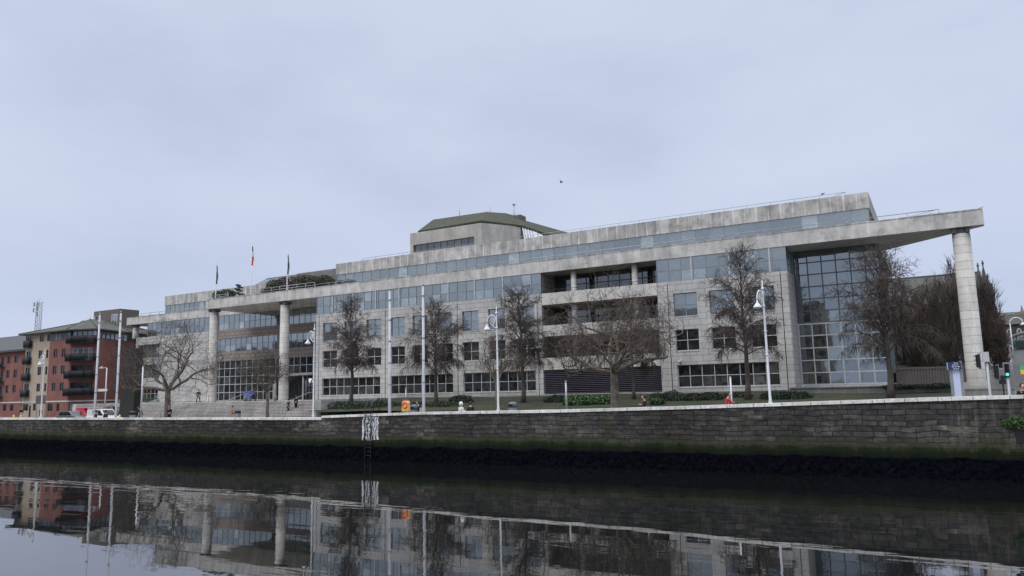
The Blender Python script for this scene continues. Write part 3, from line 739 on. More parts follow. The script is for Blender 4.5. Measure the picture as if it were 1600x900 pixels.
# roof edge railings
def railing(pts, h, step, name='railing', mat='galv', parent=BL, r=.025, mid=True):
    mb = MB()
    for p, q in zip(pts, pts[1:]):
        p, q = Vector(p), Vector(q); n = max(1, int((q-p).length/step))
        for z in ((h, h*.5) if mid else (h,)): mb.tube([p+Vector((0, 0, z)), q+Vector((0, 0, z))], r, 5)
        for k in range(n+1):
            c = p.lerp(q, k/n); mb.tube([c, c+Vector((0, 0, h))], r, 4)
    return mb.build(name, mat, parent)
railing([(-73, DF+.3, 16.37), (1.4, DF+.3, 16.37)], .42, 2.44, mid=False, r=.035)
railing([(-86.5, DF+.35, 16.37), (-73.2, DF+.35, 16.37)], .75, 1.6, r=.04)
railing([(-94.4, DF+.35, 16.37), (-90.5, DF+.35, 16.37)], .6, 1.6, r=.04)
railing([(-122, WB+.3, 16.3), (-104, WB+.3, 16.3)], .5, 2.4, mid=False, r=.035)
railing([(-70, DF+6.4, 20.58), (-6.5, DF+6.4, 20.58)], .38, 2.44, mid=False)
mb = MB(); mb.tube([(1.2, DF+.35, 16.8), (-3.2, DF+1.6, 16.35)], .03, 4); mb.tube([(-6.5, DF+6.5, 20.98), (-9.5, DF+7.5, 20.5)], .03, 4); mb.build('railing_stay', 'galv', BL)

# ------------------------------------------------------------------ entrance steps
st = thing('entrance_steps', (-80, 62, zs(-80)), 'broad flight of pale granite steps up to the columned entrance', 'steps')
mb = MB(); z0, z1, n = -.8, 1.15, 12
for k in range(n):
    y = 61.4+k*.5; mb.box(-104, -59.5, y, y+.5+ (0 if k < n-1 else 0), -1.0, z0+(z1-z0)*(k+1)/n)
mb.box(-104, -59.5, 67.4, DF-.02, -1, z1); mb.box(-104, -72.55, DF-.02, WB-.02, -1, z1-.002)
mb.build('flight', 'step', st)
for bx in ((-59.48, -58.6, 61.2, DF-.03, -1, 1.25), (-104.9, -104.02, 61.2, WB-.02, -1, 1.3), (-123, -104.92, WB-4, WB-.03, -1, .6)):
    mb = MB(); mb.box(*bx); mb.build('cheek_wall', 'granite', st)
for x in (-101, -93.3, -85.7, -78.0, -66.5):
    mb = MB(); mb.tube([(x, 61.2, z0+.05), (x, 61.2, z0+.95), (x, 67.4, z1+.95), (x, 68.3, z1+.95), (x, 68.3, z1)], .04, 6)
    for q in (63.2, 65.3): mb.tube([(x, q, -.5), (x, q, z0+.95+(q-61.2)/6.2*(z1-z0))], .03, 5)
    mb.build('handrail', 'galv', st)

# ------------------------------------------------------------------ left buildings
RB = thing('apartment_building', (-136, 80, -.9), 'five storey red and cream brick apartment block with black corner balconies and hipped slate roof', 'building')
P0, P1, P2, P3 = (-144.4, 75), (-130.2, 75), (-125.3, 76.6), (-128.8, 84.5)
P4, P5 = (-133, 96), (-144.4, 96)
F1, F2, F3 = Face(P0, P1), Face(P1, P2), Face(P2, P3)
F0, F4, F5 = Face(P5, P0), Face(P3, P4), Face(P4, P5)
rows = ((3.55, 4.95), (6.45, 7.9), (9.4, 10.85))
sA = F1.len
def px_s(px): return at(px, 580, 75).x - P0[0]
cream_end = px_s(75)
c_ops = []; r_ops = []
for i, (a, b_) in enumerate(rows):
    c_ops += [(px_s(58.6), px_s(64.2), a, b_), (px_s(70.5), px_s(74.2)-.1, a, b_)]
    r_ops += [(px_s(82.2), px_s(88.6), a, b_), (px_s(94.8), px_s(101.2), a, b_)]
    c_ops += [(.5, 2.1, a-.75, b_)]
c_ops += [(.5, 2.1, 11.7, 13.4), (px_s(59), px_s(66), 12.4, 13.6), (px_s(70.5), cream_end-.05, 12.4, 13.6), (.4, 2.2, .2, 1.4), (px_s(55), px_s(59.5), .2, 1.4), (px_s(49), px_s(52), -.9, 1.1)]
r_ops += [(px_s(78), px_s(85.5), .1, 1.4), (px_s(91.5), px_s(96), .1, 1.4)]
mb = MB(); F1.wall(mb, 0, cream_end, -1.2, 14.0, c_ops, .15); F0.wall(mb, 0, F0.len, -1.2, 14.0, [], .15); mb.build('cream_wall', 'creambrick', RB)
b2 = [(.35, F2.len-.4, z, z+2.15) for z in (2.75, 5.7, 8.65)] + [(.35, F2.len-.4, .1, 1.45)]
b3 = [(5.2, 6.6, a, b_) for a, b_ in rows] + [(4.6, 6.2, -.7, 1.0)]
mb = MB(); F1.wall(mb, cream_end, sA, -1.2, 12.35, r_ops, .15); F2.wall(mb, 0, F2.len, -1.2, 12.35, b2, .15); F3.wall(mb, 0, F3.len, -1.2, 12.35, b3, .15); F4.wall(mb, 0, F4.len, -1.2, 12.35, [], .15)
mb.build('brick_wall', 'redbrick', RB)
for o in c_ops+r_ops: F1.window(RB, *o, 2, 1, fr='darkframe', gl='glass_dark', fwid=.07, ins=.12)
for o in b2: F2.window(RB, *o, 4, 1, fr='white' if o[3] > 10 else 'darkframe', gl='glass_curtained' if o[2] < 1 or o[2] > 8 else 'glass', fwid=.08, ins=.12)
for o in b3: F3.window(RB, *o, 2, 1, fr='darkframe', gl='glass_dark', fwid=.08, ins=.12)
# glazed dark top storey
F1.window(RB, cream_end+.02, sA, 12.36, 13.6, 14, 1, fr='darkframe', gl='glass_curtained', fwid=.1, ins=.02, name='top_window', bar=.22)
F2.window(RB, 0, F2.len, 12.0, 13.9, 5, 1, fr='darkframe', gl='glass_curtained', fwid=.1, ins=.25, name='top_window')
F3.window(RB, 0, F3.len, 12.36, 13.6, 7, 1, fr='darkframe', gl='glass_curtained', fwid=.1, ins=.02, name='top_window', bar=.3)
mb = MB(); F1.slab(mb, cream_end+.02, sA, 13.6, 14.05, -.3, .02); F2.slab(mb, 0, F2.len, 13.9, 14.05, -.3, .02); F3.slab(mb, 0, F3.len, 13.6, 14.05, -.3, .02); F4.slab(mb, 0, F4.len, 12.35, 14.05, -.3, .02); F5.slab(mb, 0, F5.len, -1, 14.05, -.3, .02)
mb.build('top_storey_band', 'balcony', RB)
mb = MB(); F1.slab(mb, 0, sA, 1.62, 1.84, 0, .05); F2.slab(mb, 0, F2.len, 1.62, 1.84, 0, .06); F3.slab(mb, 0, F3.len, 1.62, 1.84, 0, .05); mb.build('string_course', 'parapet', RB)
def balcony(face, a0, a1, z, out, curved=False):
    mb = MB(); h = 1.3
    pl = [face.pt(a0, z, 0), face.pt(a0, z, out*.75), face.pt(a0+(a1-a0)*.25, z, out), face.pt(a0+(a1-a0)*.75, z, out), face.pt(a1, z, out*.75), face.pt(a1, z, 0)] if curved else [face.pt(a0, z, 0), face.pt(a0, z, out), face.pt(a1, z, out), face.pt(a1, z, 0)]
    mb.hexa([p for p in pl], [p+Vector((0, 0, .16)) for p in pl])
    o = mb.build('balcony', 'balcony', RB)
    mb = MB()
    for p, q in zip(pl, pl[1:]):
        n = max(2, int((q-p).length/.11))
        mb.tube([p+Vector((0, 0, h)), q+Vector((0, 0, h))], .04, 5)
        for k in range(n+1):
            c = p.lerp(q, k/n); mb.tube([c+Vector((0, 0, .1)), c+Vector((0, 0, h))], .042, 4)
    mb.build('railing', 'balcony', o)
for z in (2.55, 5.5, 8.45, 11.5): balcony(F2, -.1, F2.len+.3, z, 1.3, True)
for z in (2.6, 5.5, 8.45, 11.45): balcony(F1, .35, 2.3, z, .55)
# hipped roof
e = .9
def off(P, v): return (P[0]+v[0], P[1]+v[1])
ev = [off(P0, (-e, -e)), off(P1, (.1, -e)), off(P2, (e, -e*.6)), off(P3, (e, .2)), off(P4, (e, e)), off(P5, (-e, e))]
hp = at(148, 498, 85)
tp_ = [(-141, 85.3), (hp.x-2.6, 84.4), (hp.x+1.5, 83.2), (hp.x+1.8, 86), (hp.x, 88), (-141, 86)]
mb = MB()
for k in range(6):
    k2 = (k+1) % 6; zt = hp.z-.3
    mb.quad((*ev[k], 14.0), (*ev[k2], 14.0), (*tp_[k2], zt), (*tp_[k], zt)); mb.quad((*ev[k], 13.8), (*ev[k2], 13.8), (*ev[k2], 14.0), (*ev[k], 14.0))
i = len(mb.v); mb.v += [Vector((*p, hp.z-.3)) for p in tp_]; mb.f.append(tuple(range(i, i+6))); mb.sm.append(False)
i = len(mb.v); mb.v += [Vector((*p, 13.8)) for p in ev]; mb.f.append(tuple(reversed(range(i, i+6)))); mb.sm.append(False)
rf = mb.build('roof', 'slate', RB)
mb = MB()
for k in range(6):
    mb.tube([(*ev[k], 14.05), (*tp_[k], hp.z-.25)], .09, 5)
mb.build('ridge_tiles', 'slate', rf)
a, b_ = at(147, 487, 86), at(186, 505, 86)
mb = MB(); mb.box(a.x, b_.x, 86, 90, b_.z-2.5, a.z); pb = mb.build('roof_plant_room', 'rust', RB)
FP = Face((a.x, 86), (b_.x, 86)); FP.window(pb, FP.len*.72, FP.len*.94, b_.z-.6, a.z-1.0, 2, 1, fr='white', gl='glass_strip', fwid=.1, ins=-.06)
a, b_ = at(139, 495, 85), at(147, 503, 85); mb = MB(); mb.tube([(a.x+.5, 85.6, b_.z-1), (a.x+.5, 85.6, a.z)], .55, 12); mb.build('water_tank', 'galv', RB)
# smaller brick block further left
LB = thing('terrace_block', (-170, 82, -.9), 'lower red brick block with grey slate roof at the far left edge', 'building')
G1 = Face((-215, 76.5), (-145.0, 76.5)); G2 = Face((-145.0, 76.5), (-145.0, 90))
def g_s(px): return at(px, 590, 76.5).x+215
ops = []
for a, b_ in ((3.55, 4.95), (6.35, 7.8), (9.1, 10.4)):
    for p0_, p1_ in ((9.7, 14.5), (20.8, 26.2)):
        for sh in (0, -9.5, -19, -28.5, -38): ops.append((g_s(p0_)+sh, g_s(p1_)+sh, a, b_))
for sh in (0, -9.5, -19, -28.5, -38): ops += [(g_s(8)+sh, g_s(13)+sh, .2, 1.4), (g_s(19)+sh, g_s(24)+sh, .2, 1.4), (g_s(0)+sh+.1, g_s(6)+sh-.3, 2.8, 4.9), (g_s(0)+sh+.1, g_s(6)+sh-.3, 5.6, 7.7), (g_s(0)+sh+.1, g_s(6)+sh-.3, 8.4, 10.4)]
ops = [o for o in ops if o[0] > 0]
mb = MB(); G1.wall(mb, 0, G1.len, -1.2, 11.3, ops, .15); G2.wall(mb, 0, G2.len, -1.2, 11.3, [], .15); mb.build('brick_wall', 'redbrick', LB)
for o in ops: G1.window(LB, *o, 2, 1, fr='darkframe', gl='glass_dark', fwid=.07, ins=.12)
mb = MB(); G1.slab(mb, 0, G1.len, 1.62, 1.84, 0, .05); mb.build('string_course', 'parapet', LB)
mb = MB()
zr, ze = 15.3, 11.5
mb.quad((-216, 75.8, ze), (-144.6, 75.8, ze), (-145.1, 83.5, zr), (-216, 83.5, zr)); mb.quad((-216, 83.5, zr), (-145.1, 83.5, zr), (-144.6, 91, ze), (-216, 91, ze)); mb.quad((-216, 75.8, ze-.35), (-144.6, 75.8, ze-.35), (-144.6, 75.8, ze), (-216, 75.8, ze)); mb.tri((-144.6, 75.8, ze-.3), (-144.6, 91, ze-.3), (-144.9, 83.5, zr))
mb.build('roof', plain('blue_grey_slate', (.06, .063, .068), .8, var=.3), LB)
BLK = BL
for z in (2.7, 5.5, 8.3):
    for sh in (0, -9.5):
        mb = MB(); a0, a1 = g_s(-1)+sh, g_s(6.5)+sh
        G1.slab(mb, a0, a1, z, z+.14, 0, .7); o = mb.build('balcony', 'balcony', LB); mb = MB()
        for k in range(20): mb.tube([G1.pt(a0+(a1-a0)*k/19, z, .68), G1.pt(a0+(a1-a0)*k/19, z+1.05, .68)], .025, 4)
        mb.tube([G1.pt(a0, z+1.05, .68), G1.pt(a1, z+1.05, .68)], .035, 4); mb.build('railing', 'balcony', o)
# lattice mast
a = at(62, 470, 150); b_ = at(62, 520, 150)
lt = thing('lattice_mast', (a.x, 150, 20), 'lattice radio mast rising behind the brick apartment roof', 'mast')
mb = MB(); W = .7
for sx_, sy_ in ((-W, -W), (W, -W), (W, W), (-W, W)): mb.tube([(a.x+sx_, 150+sy_, b_.z-12), (a.x+sx_*.85, 150+sy_*.85, a.z-.6)], .11, 5)
H = a.z-b_.z+12; n = 16
for k in range(n):
    z0_, z1_ = b_.z-12+H*k/n, b_.z-12+H*(k+1)/n-.3
    mb.tube([(a.x-W, 149.1, z0_), (a.x+W, 149.1, z1_)], .07, 4); mb.tube([(a.x+W, 149.1, z0_), (a.x+W, 150.9, z1_)], .07, 4); mb.tube([(a.x-W, 149.1, z1_), (a.x+W, 149.1, z1_)], .08, 4); mb.tube([(a.x-W, 150.9, z0_), (a.x+W, 150.9, z1_)], .07, 4)
mb.build('lattice', 'galv', lt)
mb = MB()
for k, (dx, dz) in enumerate(((-1.1, -1.3), (1.1, -1.6), (-1.2, -3.4), (1.2, -3.2), (1.1, -5))): mb.box(a.x+dx-.22, a.x+dx+.22, 148.6, 148.9, a.z+dz-.8, a.z+dz+.7)
mb.tube([(a.x, 150, a.z-2), (a.x, 150, a.z+1)], .06, 5); mb.build('antenna', 'galv', lt)
# timber sculpture
sl, sr_ = at(190, 600, 58), at(211.5, 600, 58)
sc = thing('timber_sculpture', (sl.x+1, 58, zs(-80)), 'tall black timber sculpture like an upturned prow between brick flats and stone offices', 'sculpture')
zt = at(200, 545, 58).z
for k in range(5):                                  # five thick curved staves side by side
    x0_, x1_ = sl.x+(sr_.x-sl.x)*k/5+.004, sl.x+(sr_.x-sl.x)*(k+1)/5-.004
    mb = MB(); n = 10; prof = []
    for j in range(n+1):
        t = j/n; z = -.9+(zt+.9)*t; prof.append((z, 58 - .25*(1-t)**3))
    for (za, ya), (zb, yb) in zip(prof, prof[1:]):
        tz = .12*k*(1 if za < 0 else 0)
        mb.hexa([(x0_, ya, za), (x1_, ya, za), (x1_, ya+.9, za), (x0_, ya+.9, za)], [(x0_, yb, zb), (x1_, yb, zb), (x1_, yb+.9, zb), (x0_, yb+.9, zb)])
    mb.build('stave', 'darkwood', sc)

# ------------------------------------------------------------------ right hand background
def simple(name, mat, f, label, cat, loc=None, group=None):
    mb = MB(); f(mb); o = mb.build(name, mat, loc=loc); return tag(o, label, cat, group)
simple('garden_wall', 'greywall', lambda m: (m.box(-11.5, 1.3, 70.4, 70.7, .3, 1.36), m.box(-11.5, 1.34, 70.3, 70.8, 1.36, 1.46)), 'low grey planter wall below the tall glass bay', 'wall', (-5, 70.5, .3))
simple('roadside_wall', 'greywall', lambda m: (m.box(1.6, 4.7, 63.7, 64.0, 0, 1.05), m.box(1.55, 4.75, 63.65, 64.05, 1.05, 1.15)), 'low grey wall beside the base of the great column', 'wall', (3, 64, .3))
simple('retaining_wall', 'greywall', lambda m: (m.box(3.52, 5.3, 71.2, 71.6, 0, 2.55),), 'plain grey retaining wall right of the great column', 'wall', (4, 71.4, .5))
fn = thing('metal_fence', (-1, 80, 1.4), 'grey upright bar fence under the bare trees beside the glass bay', 'fence')
mb = MB(); mb.box(-3.4, 2.8, 80.4, 80.7, .8, 2.95); mb.build('backing_wall', 'greywall', fn)
mb = MB()
for k in range(26): x = -3.4+k*.24; mb.box(x, x+.09, 80.2, 80.28, 1.0, 3.05)
mb.box(-3.4, 2.85, 80.19, 80.29, 2.98, 3.08); mb.build('bars', 'rust', fn)
mb = MB()
for i in range(30):
    for j in range(8):
        f = lambda u, v: Vector((-8+26*u*.5, 82+34*v, 2.6+1.9*v+.5*math.sin(u*9)*v*.3))
        mb.quad(f(i/30, j/8), f((i+1)/30, j/8), f((i+1)/30, (j+1)/8), f(i/30, (j+1)/8))
tag(mb.build('grass_bank', 'lawn'), kind='structure')
# cathedral
CH = thing('stone_church', (2, 165, 8), 'dark stone church with long lead roof and pinnacled gable behind the poplars', 'church')
r0_, r1_ = at(1395, 437.5, 165), at(1532, 427, 165)
mb = MB()
xL, xR = r0_.x-12, r1_.x; zr = r1_.z+.2
mb.quad((xL, 158, zr-6), (xR, 158, zr-6), (xR, 165, zr), (xL, 165, zr)); mb.quad((xR, 172, zr-6), (xL, 172, zr-6), (xL, 165, zr), (xR, 165, zr))
for k in range(26):
    x = xL+(xR-xL)*k/25; mb.tube([(x, 157.98, zr-6), (x, 165, zr+.03)], .06, 4)
mb.tube([(xL, 165, zr+.05), (xR, 165, zr+.05)], .16, 6)
mb.build('roof', 'copper', CH)
mb = MB(); mb.box(xL, xR-.02, 158.3, 171.7, 4, zr-6.02)
gx0, gx1 = xR, at(1546, 440, 165).x
# east gable block with stepped buttress to the right
zz_ = lambda py, px=1545: at(px, py, 160).z
mb.box(gx0, gx1, 157.5, 172, 4, zz_(445)); 
b0 = gx1; steps = [(1551, 470), (1556, 487), (1560, 500)]
for px, py in steps:
    x = at(px, py, 160).x; mb.hexa([(b0, 158, 4), (x, 158, 4), (x, 170, 4), (b0, 170, 4)], [(b0, 158, zz_(py-16)), (x, 158, zz_(py)), (x, 170, zz_(py)), (b0, 170, zz_(py-16))]); b0 = x
mb.build('wall', 'churchstone', CH)
for px, pt_, pb in ((1530, 415, 436), (1538.5, 411, 440), (1545, 432, 450)):
    c = at(px, pb, 158); t = at(px, pt_, 158); mb = MB()
    mb.box(c.x-.62, c.x+.62, 157.4, 158.6, c.z-6, c.z-1.2)
    s4 = [(c.x-.62, 157.4), (c.x+.62, 157.4), (c.x+.62, 158.6), (c.x-.62, 158.6)]
    for k in range(4): mb.tri((*s4[k], c.z-1.2), (*s4[(k+1) % 4], c.z-1.2), (c.x, 158, t.z))
    mb.tube([(c.x, 158, t.z-.5), (c.x, 158, t.z+.5)], .12, 5); mb.ball((c.x, 158, t.z), .22, 6, 4)
    mb.build('pinnacle', 'churchstone', CH)
# hall and bridge over the side street
SB = thing('stone_bridge', (16, 185, 8), 'covered stone bridge with small arched windows spanning the side street', 'bridge')
xa = at(1560, 530, 185).x; xb = xa+24; zt = at(1585, 507, 185).z; zb = at(1585, 524, 185).z; zrf = at(1585, 493.5, 188).z
FB = Face((xa, 184), (xb, 184)); mb = MB()
ac, ar = at(1611, 560, 185).x-xa, 6.2         # arch centre and radius
spring = at(1600, 560, 185).z-1
nseg = 24; n_ = 40
for k in range(n_):
    s0, s1 = FB.len*k/n_, FB.len*(k+1)/n_; 
    def under(s): 
        d = abs(s-ac); return spring + math.sqrt(max(0, ar*ar-d*d)) if d < ar else 3
    mb.hexa([FB.pt(s0, under(s0)), FB.pt(s1, under(s1)), FB.pt(s1, under(s1), -6), FB.pt(s0, under(s0), -6)], [FB.pt(s0, zt), FB.pt(s1, zt), FB.pt(s1, zt, -6), FB.pt(s0, zt, -6)])
mb.build('wall', 'churchstone', SB)
mb = MB(); mb.tube([FB.pt(ac+ar*math.cos(math.pi*k/24), spring+ar*math.sin(math.pi*k/24), .02) for k in range(25)], .32, 6); mb.build('arch_ring', 'greywall', SB)
mb = MB(); mb.quad(FB.pt(-.2, zt, .4), FB.pt(FB.len, zt, .4), FB.pt(FB.len, zrf, -3), FB.pt(-.2, zrf, -3)); mb.quad(FB.pt(FB.len, zt, -6.4), FB.pt(-.2, zt, -6.4), FB.pt(-.2, zrf, -3), FB.pt(FB.len, zrf, -3)); mb.tri(FB.pt(-.2, zt, .4), FB.pt(-.2, zrf, -3), FB.pt(-.2, zt, -6.4)); mb.build('roof', 'slate', SB)
for k in range(5):
    s = 1.9+k*1.75; zc = zt-1.7; h = 1.0 if k < 2 else .6
    mb = MB(); pts = [FB.pt(s-.34, zc-h, .05), FB.pt(s-.34, zc+.2, .05)] + [FB.pt(s-.34*math.cos(a_), zc+.2+.5*math.sin(a_), .05) for a_ in (.6, 1.2, 1.57, 1.94, 2.54)] + [FB.pt(s+.34, zc+.2, .05), FB.pt(s+.34, zc-h, .05)]
    mb.tube(pts + [pts[0]], .10, 5); wi = mb.build('arched_window', 'parapet', SB)
    mb = MB(); i = len(mb.v); mb.v += pts; mb.f.append(tuple(range(len(pts)))); mb.sm.append(False); mb.build('glass', 'glass', wi)
c = at(1597, 486, 188); mb = MB(); mb.tube([(c.x, 188, zrf-1), (c.x, 188, zrf+.6), (c.x, 188, c.z), (c.x, 188, c.z+1.2)], [1.3, 1.3, .3, .05], 10); mb.build('turret', 'rust', SB)
# dark mass of houses beyond on the left of the bridge
simple('stone_tower', 'churchstone', lambda m: m.box(at(1556, 520, 178).x, at(1567, 520, 178).x, 178, 182, 3, at(1560, 500, 178).z), 'dark stone stair turret joining church and covered bridge', 'tower', (10, 178, 5))

hb = thing('street_house', (18, 235, 10), 'dark brick house closing the street beyond the bridge arch', 'building')
FH = Face((6, 232), (34, 232)); ops = [(2+3.2*i, 3.4+3.2*i, 12+3.4*j, 14+3.4*j) for i in range(8) for j in range(2)]
mb = MB(); FH.wall(mb, 0, 28, 5, 18.5, ops, .2); mb.build('wall', 'rust', hb)
for q in ops: FH.window(hb, *q, 2, 2, fr='frame', gl='glass', fwid=.12, ins=.12)
mb = MB(); mb.quad((5.6, 231.6, 18.4), (34, 231.6, 18.4), (34, 237, 19.6), (5.6, 237, 19.6)); mb.build('roof', 'slate', hb)
# ------------------------------------------------------------------ vegetation
UP = Vector((0, 0, 1))
def rv(a=1): return Vector((random.uniform(-a, a), random.uniform(-a, a), random.uniform(-a, a)))
def tree_obj(name, x, y, z, label, group, tr, cr, bm='bark', tm='twig'):
    t = thing(name, (x, y, z), label, 'tree', group); tr.build('trunk', bm, t); cr.build('crown', tm, t); return t
def droop_tree(x, y, z, H, W, r0, label, seed, group='bare lime trees on the lawn', clear=.3, nl=60, dens=.68, droop=1.0, lean=0):
    random.seed(seed); tr = MB(); cr = MB()
    n = 12; pts = []; off_ = Vector((0, 0, 0))
    for k in range(n+1):
        t = k/n; off_ += Vector((random.uniform(-.10, .10)+lean*.05, random.uniform(-.10, .10), 0)) if k else Vector()
        pts.append(Vector((x, y, z)) + off_ + UP*H*t)
    rad = [r0*(1.25 if k == 0 else 1)*(1-.95*(k/n)**.8) for k in range(n+1)]
    tr.tube(pts, rad, 8)
    def P(t): i = min(n-1, int(t*n)); return pts[i].lerp(pts[i+1], t*n-i)
    for i in range(nl):
        t = clear + (.96-clear)*((i+random.random()*.9)/nl); p = P(t)
        az = i*2.4+random.uniform(-.5, .5); u = (t-clear)/(1-clear)
        prof = math.sin(math.pi*min(1, .30+u*.72))**.75
        Ln = W*.60*prof*random.uniform(.72, 1.12)+.45
        d = Vector((math.cos(az), math.sin(az), 0)); el = random.uniform(.6, .95)+.3*u
        v = (d*math.cos(el)+UP*math.sin(el)).normalized()
        seg = 8; q = p.copy(); ps = [q.copy()]
        bend = (-.30*(1-u)**1.2-.02)*droop
        for k in range(seg):
            v = (v + UP*bend*(.25+1.1*k/seg) + rv(.17)).normalized(); q = q + v*Ln/seg; ps.append(q.copy())
        rb = max(.022, rad[min(n, int(t*n))]*.36)
        tr.tube(ps, [rb*(1-.85*k/seg) for k in range(seg+1)], 5, cap=False)
        m2 = int((6+Ln*5)*dens*(1.6 if u < .45 else .62))
        for s in range(m2):
            f = random.uniform(.15, 1); i2 = min(seg-1, int(f*seg)); c = ps[i2].lerp(ps[i2+1], f*seg-i2)
            tv = (ps[i2+1]-ps[i2]).normalized(); side = rv(1); side = (side-tv*side.dot(tv)).normalized()
            l2 = random.uniform(.5, 1.25)*(.5+Ln*.15)*(1.1-.4*f); v2 = (side*.8+tv*.7+UP*.25*u).normalized(); qq = c.copy(); p2 = [qq.copy()]
            g_ = (.30*(1-u)**1.3+.0)*droop
            for k in range(5):
                v2 = (v2 - UP*g_ + rv(.24)).normalized(); qq = qq+v2*l2/5; p2.append(qq.copy())
            cr.tube(p2, [.026, .021, .017, .014, .011, .007], 3, cap=False, sm=False)
            for w_ in range(4):
                k = random.randint(0, 4); c2 = p2[k].lerp(p2[k+1], random.random()); v3 = (v2*.5+rv(.7)-UP*g_*1.3+UP*.15*u).normalized()
                l3 = random.uniform(.3, .9); mid = c2+v3*l3*.5+rv(.05); cr.tube([c2, mid, mid+(v3-UP*g_*.8+rv(.2)).normalized()*l3*.5], [.014, .011, .007], 3, cap=False, sm=False)
    return tree_obj('lime_tree', x, y, z, label, group, tr, cr)
def spread_tree(x, y, z, H, W, r0, fork, label, seed, name='plane_tree', group=None, nlimb=5, depth=5, bm='planebark', tm='planetwig', curl=.35, limbs=None, twr=1.0):
    random.seed(seed); tr = MB(); cr = MB(); base = Vector((x, y, z))
    tp = base+Vector((random.uniform(-.2, .2), 0, H*fork))
    tr.tube([base-UP*.3, base+UP*.25, base.lerp(tp, .3)+rv(.05), base.lerp(tp, .65)+rv(.08), tp], [r0*1.4, r0*1.1, r0*.95, r0*.85, r0*.8], 10)
    cz = z+H*(fork*.62+.5); vr = z+H-cz
    def grow(p, v, ln, r, dep):
        seg = 6 if dep > 2 else 4; ps = [p.copy()]; q = p.copy(); vv = v.copy()
        for k in range(seg):
            vv = (vv + rv(curl*(1.45 if dep <= 1 else 1)) + UP*.05).normalized()
            e = Vector(((q.x-x)/(W/2), (q.y-y)/(W/2), (q.z-cz)/(vr if q.z > cz else (cz-z)*.72)))
            if e.length > .88: vv = (vv - Vector((e.x, e.y, e.z)).normalized()*(e.length-.88)*3).normalized()
            q = q+vv*ln/seg; ps.append(q.copy())
        rr = [r*(1-.5*k/seg) for k in range(seg+1)]
        (tr if dep >= 3 else cr).tube(ps, rr, 6 if dep > 2 else (4 if dep > 1 else 3), cap=False, sm=dep > 2)
        if dep == 0: return
        nc = {5: 4, 4: 4, 3: 4, 2: 4, 1: 3}.get(dep, 4)
        for c in range(nc):
            f = (.30 if dep >= 3 else .15)+(.70 if dep >= 3 else .85)*(c+random.random()*.9)/nc; f = min(f, .99); i2 = min(seg-1, int(f*seg)); c0 = ps[i2].lerp(ps[i2+1], f*seg-i2)
            tv = (ps[i2+1]-ps[i2]).normalized(); side = rv(1); side = (side - tv*side.dot(tv)).normalized()
            nv = (tv*random.uniform(.3, .9)+side*random.uniform(.7, 1.1)+UP*.06).normalized()
            grow(c0, nv, ln*random.uniform(.58, .86), max(.013*twr, r*(1-.5*f)*random.uniform(.46, .62)), dep-1)
    if limbs is None:
        limbs = []
        for i in range(nlimb):
            az = i*2*math.pi/nlimb+random.uniform(-.4, .4); limbs.append((az, random.uniform(.55, 1.15), 1.0))
    for az, el, k in limbs:
        v = Vector((math.cos(az)*math.cos(el), math.sin(az)*math.cos(el), math.sin(el)))
        grow(tp-UP*r0*.8, v, k*(W*.36), r0*.50*min(1, k), depth-1)
    return tree_obj(name, x, y, z, label, group, tr, cr, bm, tm)
def fast_tree(x, y, z, H, W, label, seed, group='columnar trees before the church', mat='poplar', nl=110):
    random.seed(seed); tr = MB(); cr = MB(); b = Vector((x, y, z))
    tr.tube([b, b+UP*H*.5+rv(.1), b+UP*H*.95], [.24, .14, .03], 7)
    for i in range(nl):
        t = random.uniform(.05, .9); az = random.uniform(0, 6.28); d = Vector((math.cos(az), math.sin(az), 0)); rr = W/2*min(1, .35+t*2)*min(1, (1.08-t)*2.3)
        p = b+UP*H*t; ln = H*random.uniform(.14, .26)*(1.15-t*.4); ps = [p]; q = p.copy(); v = (d*.9+UP*.6).normalized()
        for k in range(5):
            v = (v+UP*.5+rv(.15)).normalized() if k else v; q = q+v*ln/5
            h = Vector((q.x-x, q.y-y, 0))
            if h.length > rr: q = q-h.normalized()*(h.length-rr)
            ps.append(q.copy())
        cr.tube(ps, [.045, .035, .03, .022, .015, .008], 3, cap=False, sm=False)
        for s in range(13):
            f = random.random()*.98; i2 = int(f*5); c = ps[i2].lerp(ps[i2+1], f*5-i2); v2 = (UP*1.0+rv(.75)+d*.25).normalized(); l2 = random.uniform(.5, 1.4)
            mid = c+v2*l2*.5; cr.tube([c, mid, mid+(v2+UP*.5).normalized()*l2*.5], [.02, .015, .008], 3, cap=False, sm=False)
    return tree_obj('columnar_tree', x, y, z, label, group, tr, cr, 'bark', mat)

def T(px, py, Y): return at(px, py, Y)
LT = [(549, 468, 66, 6.6, .26, 'bare lime tree on the hedge bank nearest the entrance steps', 1),
      (682, 478, 66, 6.6, .24, 'bare lime tree directly behind the second tall white pole', 2),
      (817, 457, 66, 6.8, .27, 'bare lime tree just left of the open loggia', 3),
      (1168, 392, 66, 6.6, .27, 'bare lime tree left of the ornate lamp, before the right hand windows', 4),
      (1392, 393, 66, 7.4, .28, 'bare lime tree before the tall glass bay', 5)]
for px, py, Y, W, r, lab, sd in LT:
    b = T(px, 625, Y); tz = T(px, py, Y).z; zb_ = lawnz(b.x, Y)
    droop_tree(b.x, Y, zb_-.15, tz-zb_+.1, W, r, lab, 100+sd)
b = T(989, 600, 68); zb_ = lawnz(b.x, 68); droop_tree(b.x, 68, zb_-.1, 8.4, 6.2, .2, 'dark bare tree half hidden behind the large plane tree', 111, group=None, clear=.42, nl=44, dens=.9, droop=1.3)
b = T(262, 640, 56); z0_ = zs(b.x); tzz = T(262, 505, 56).z
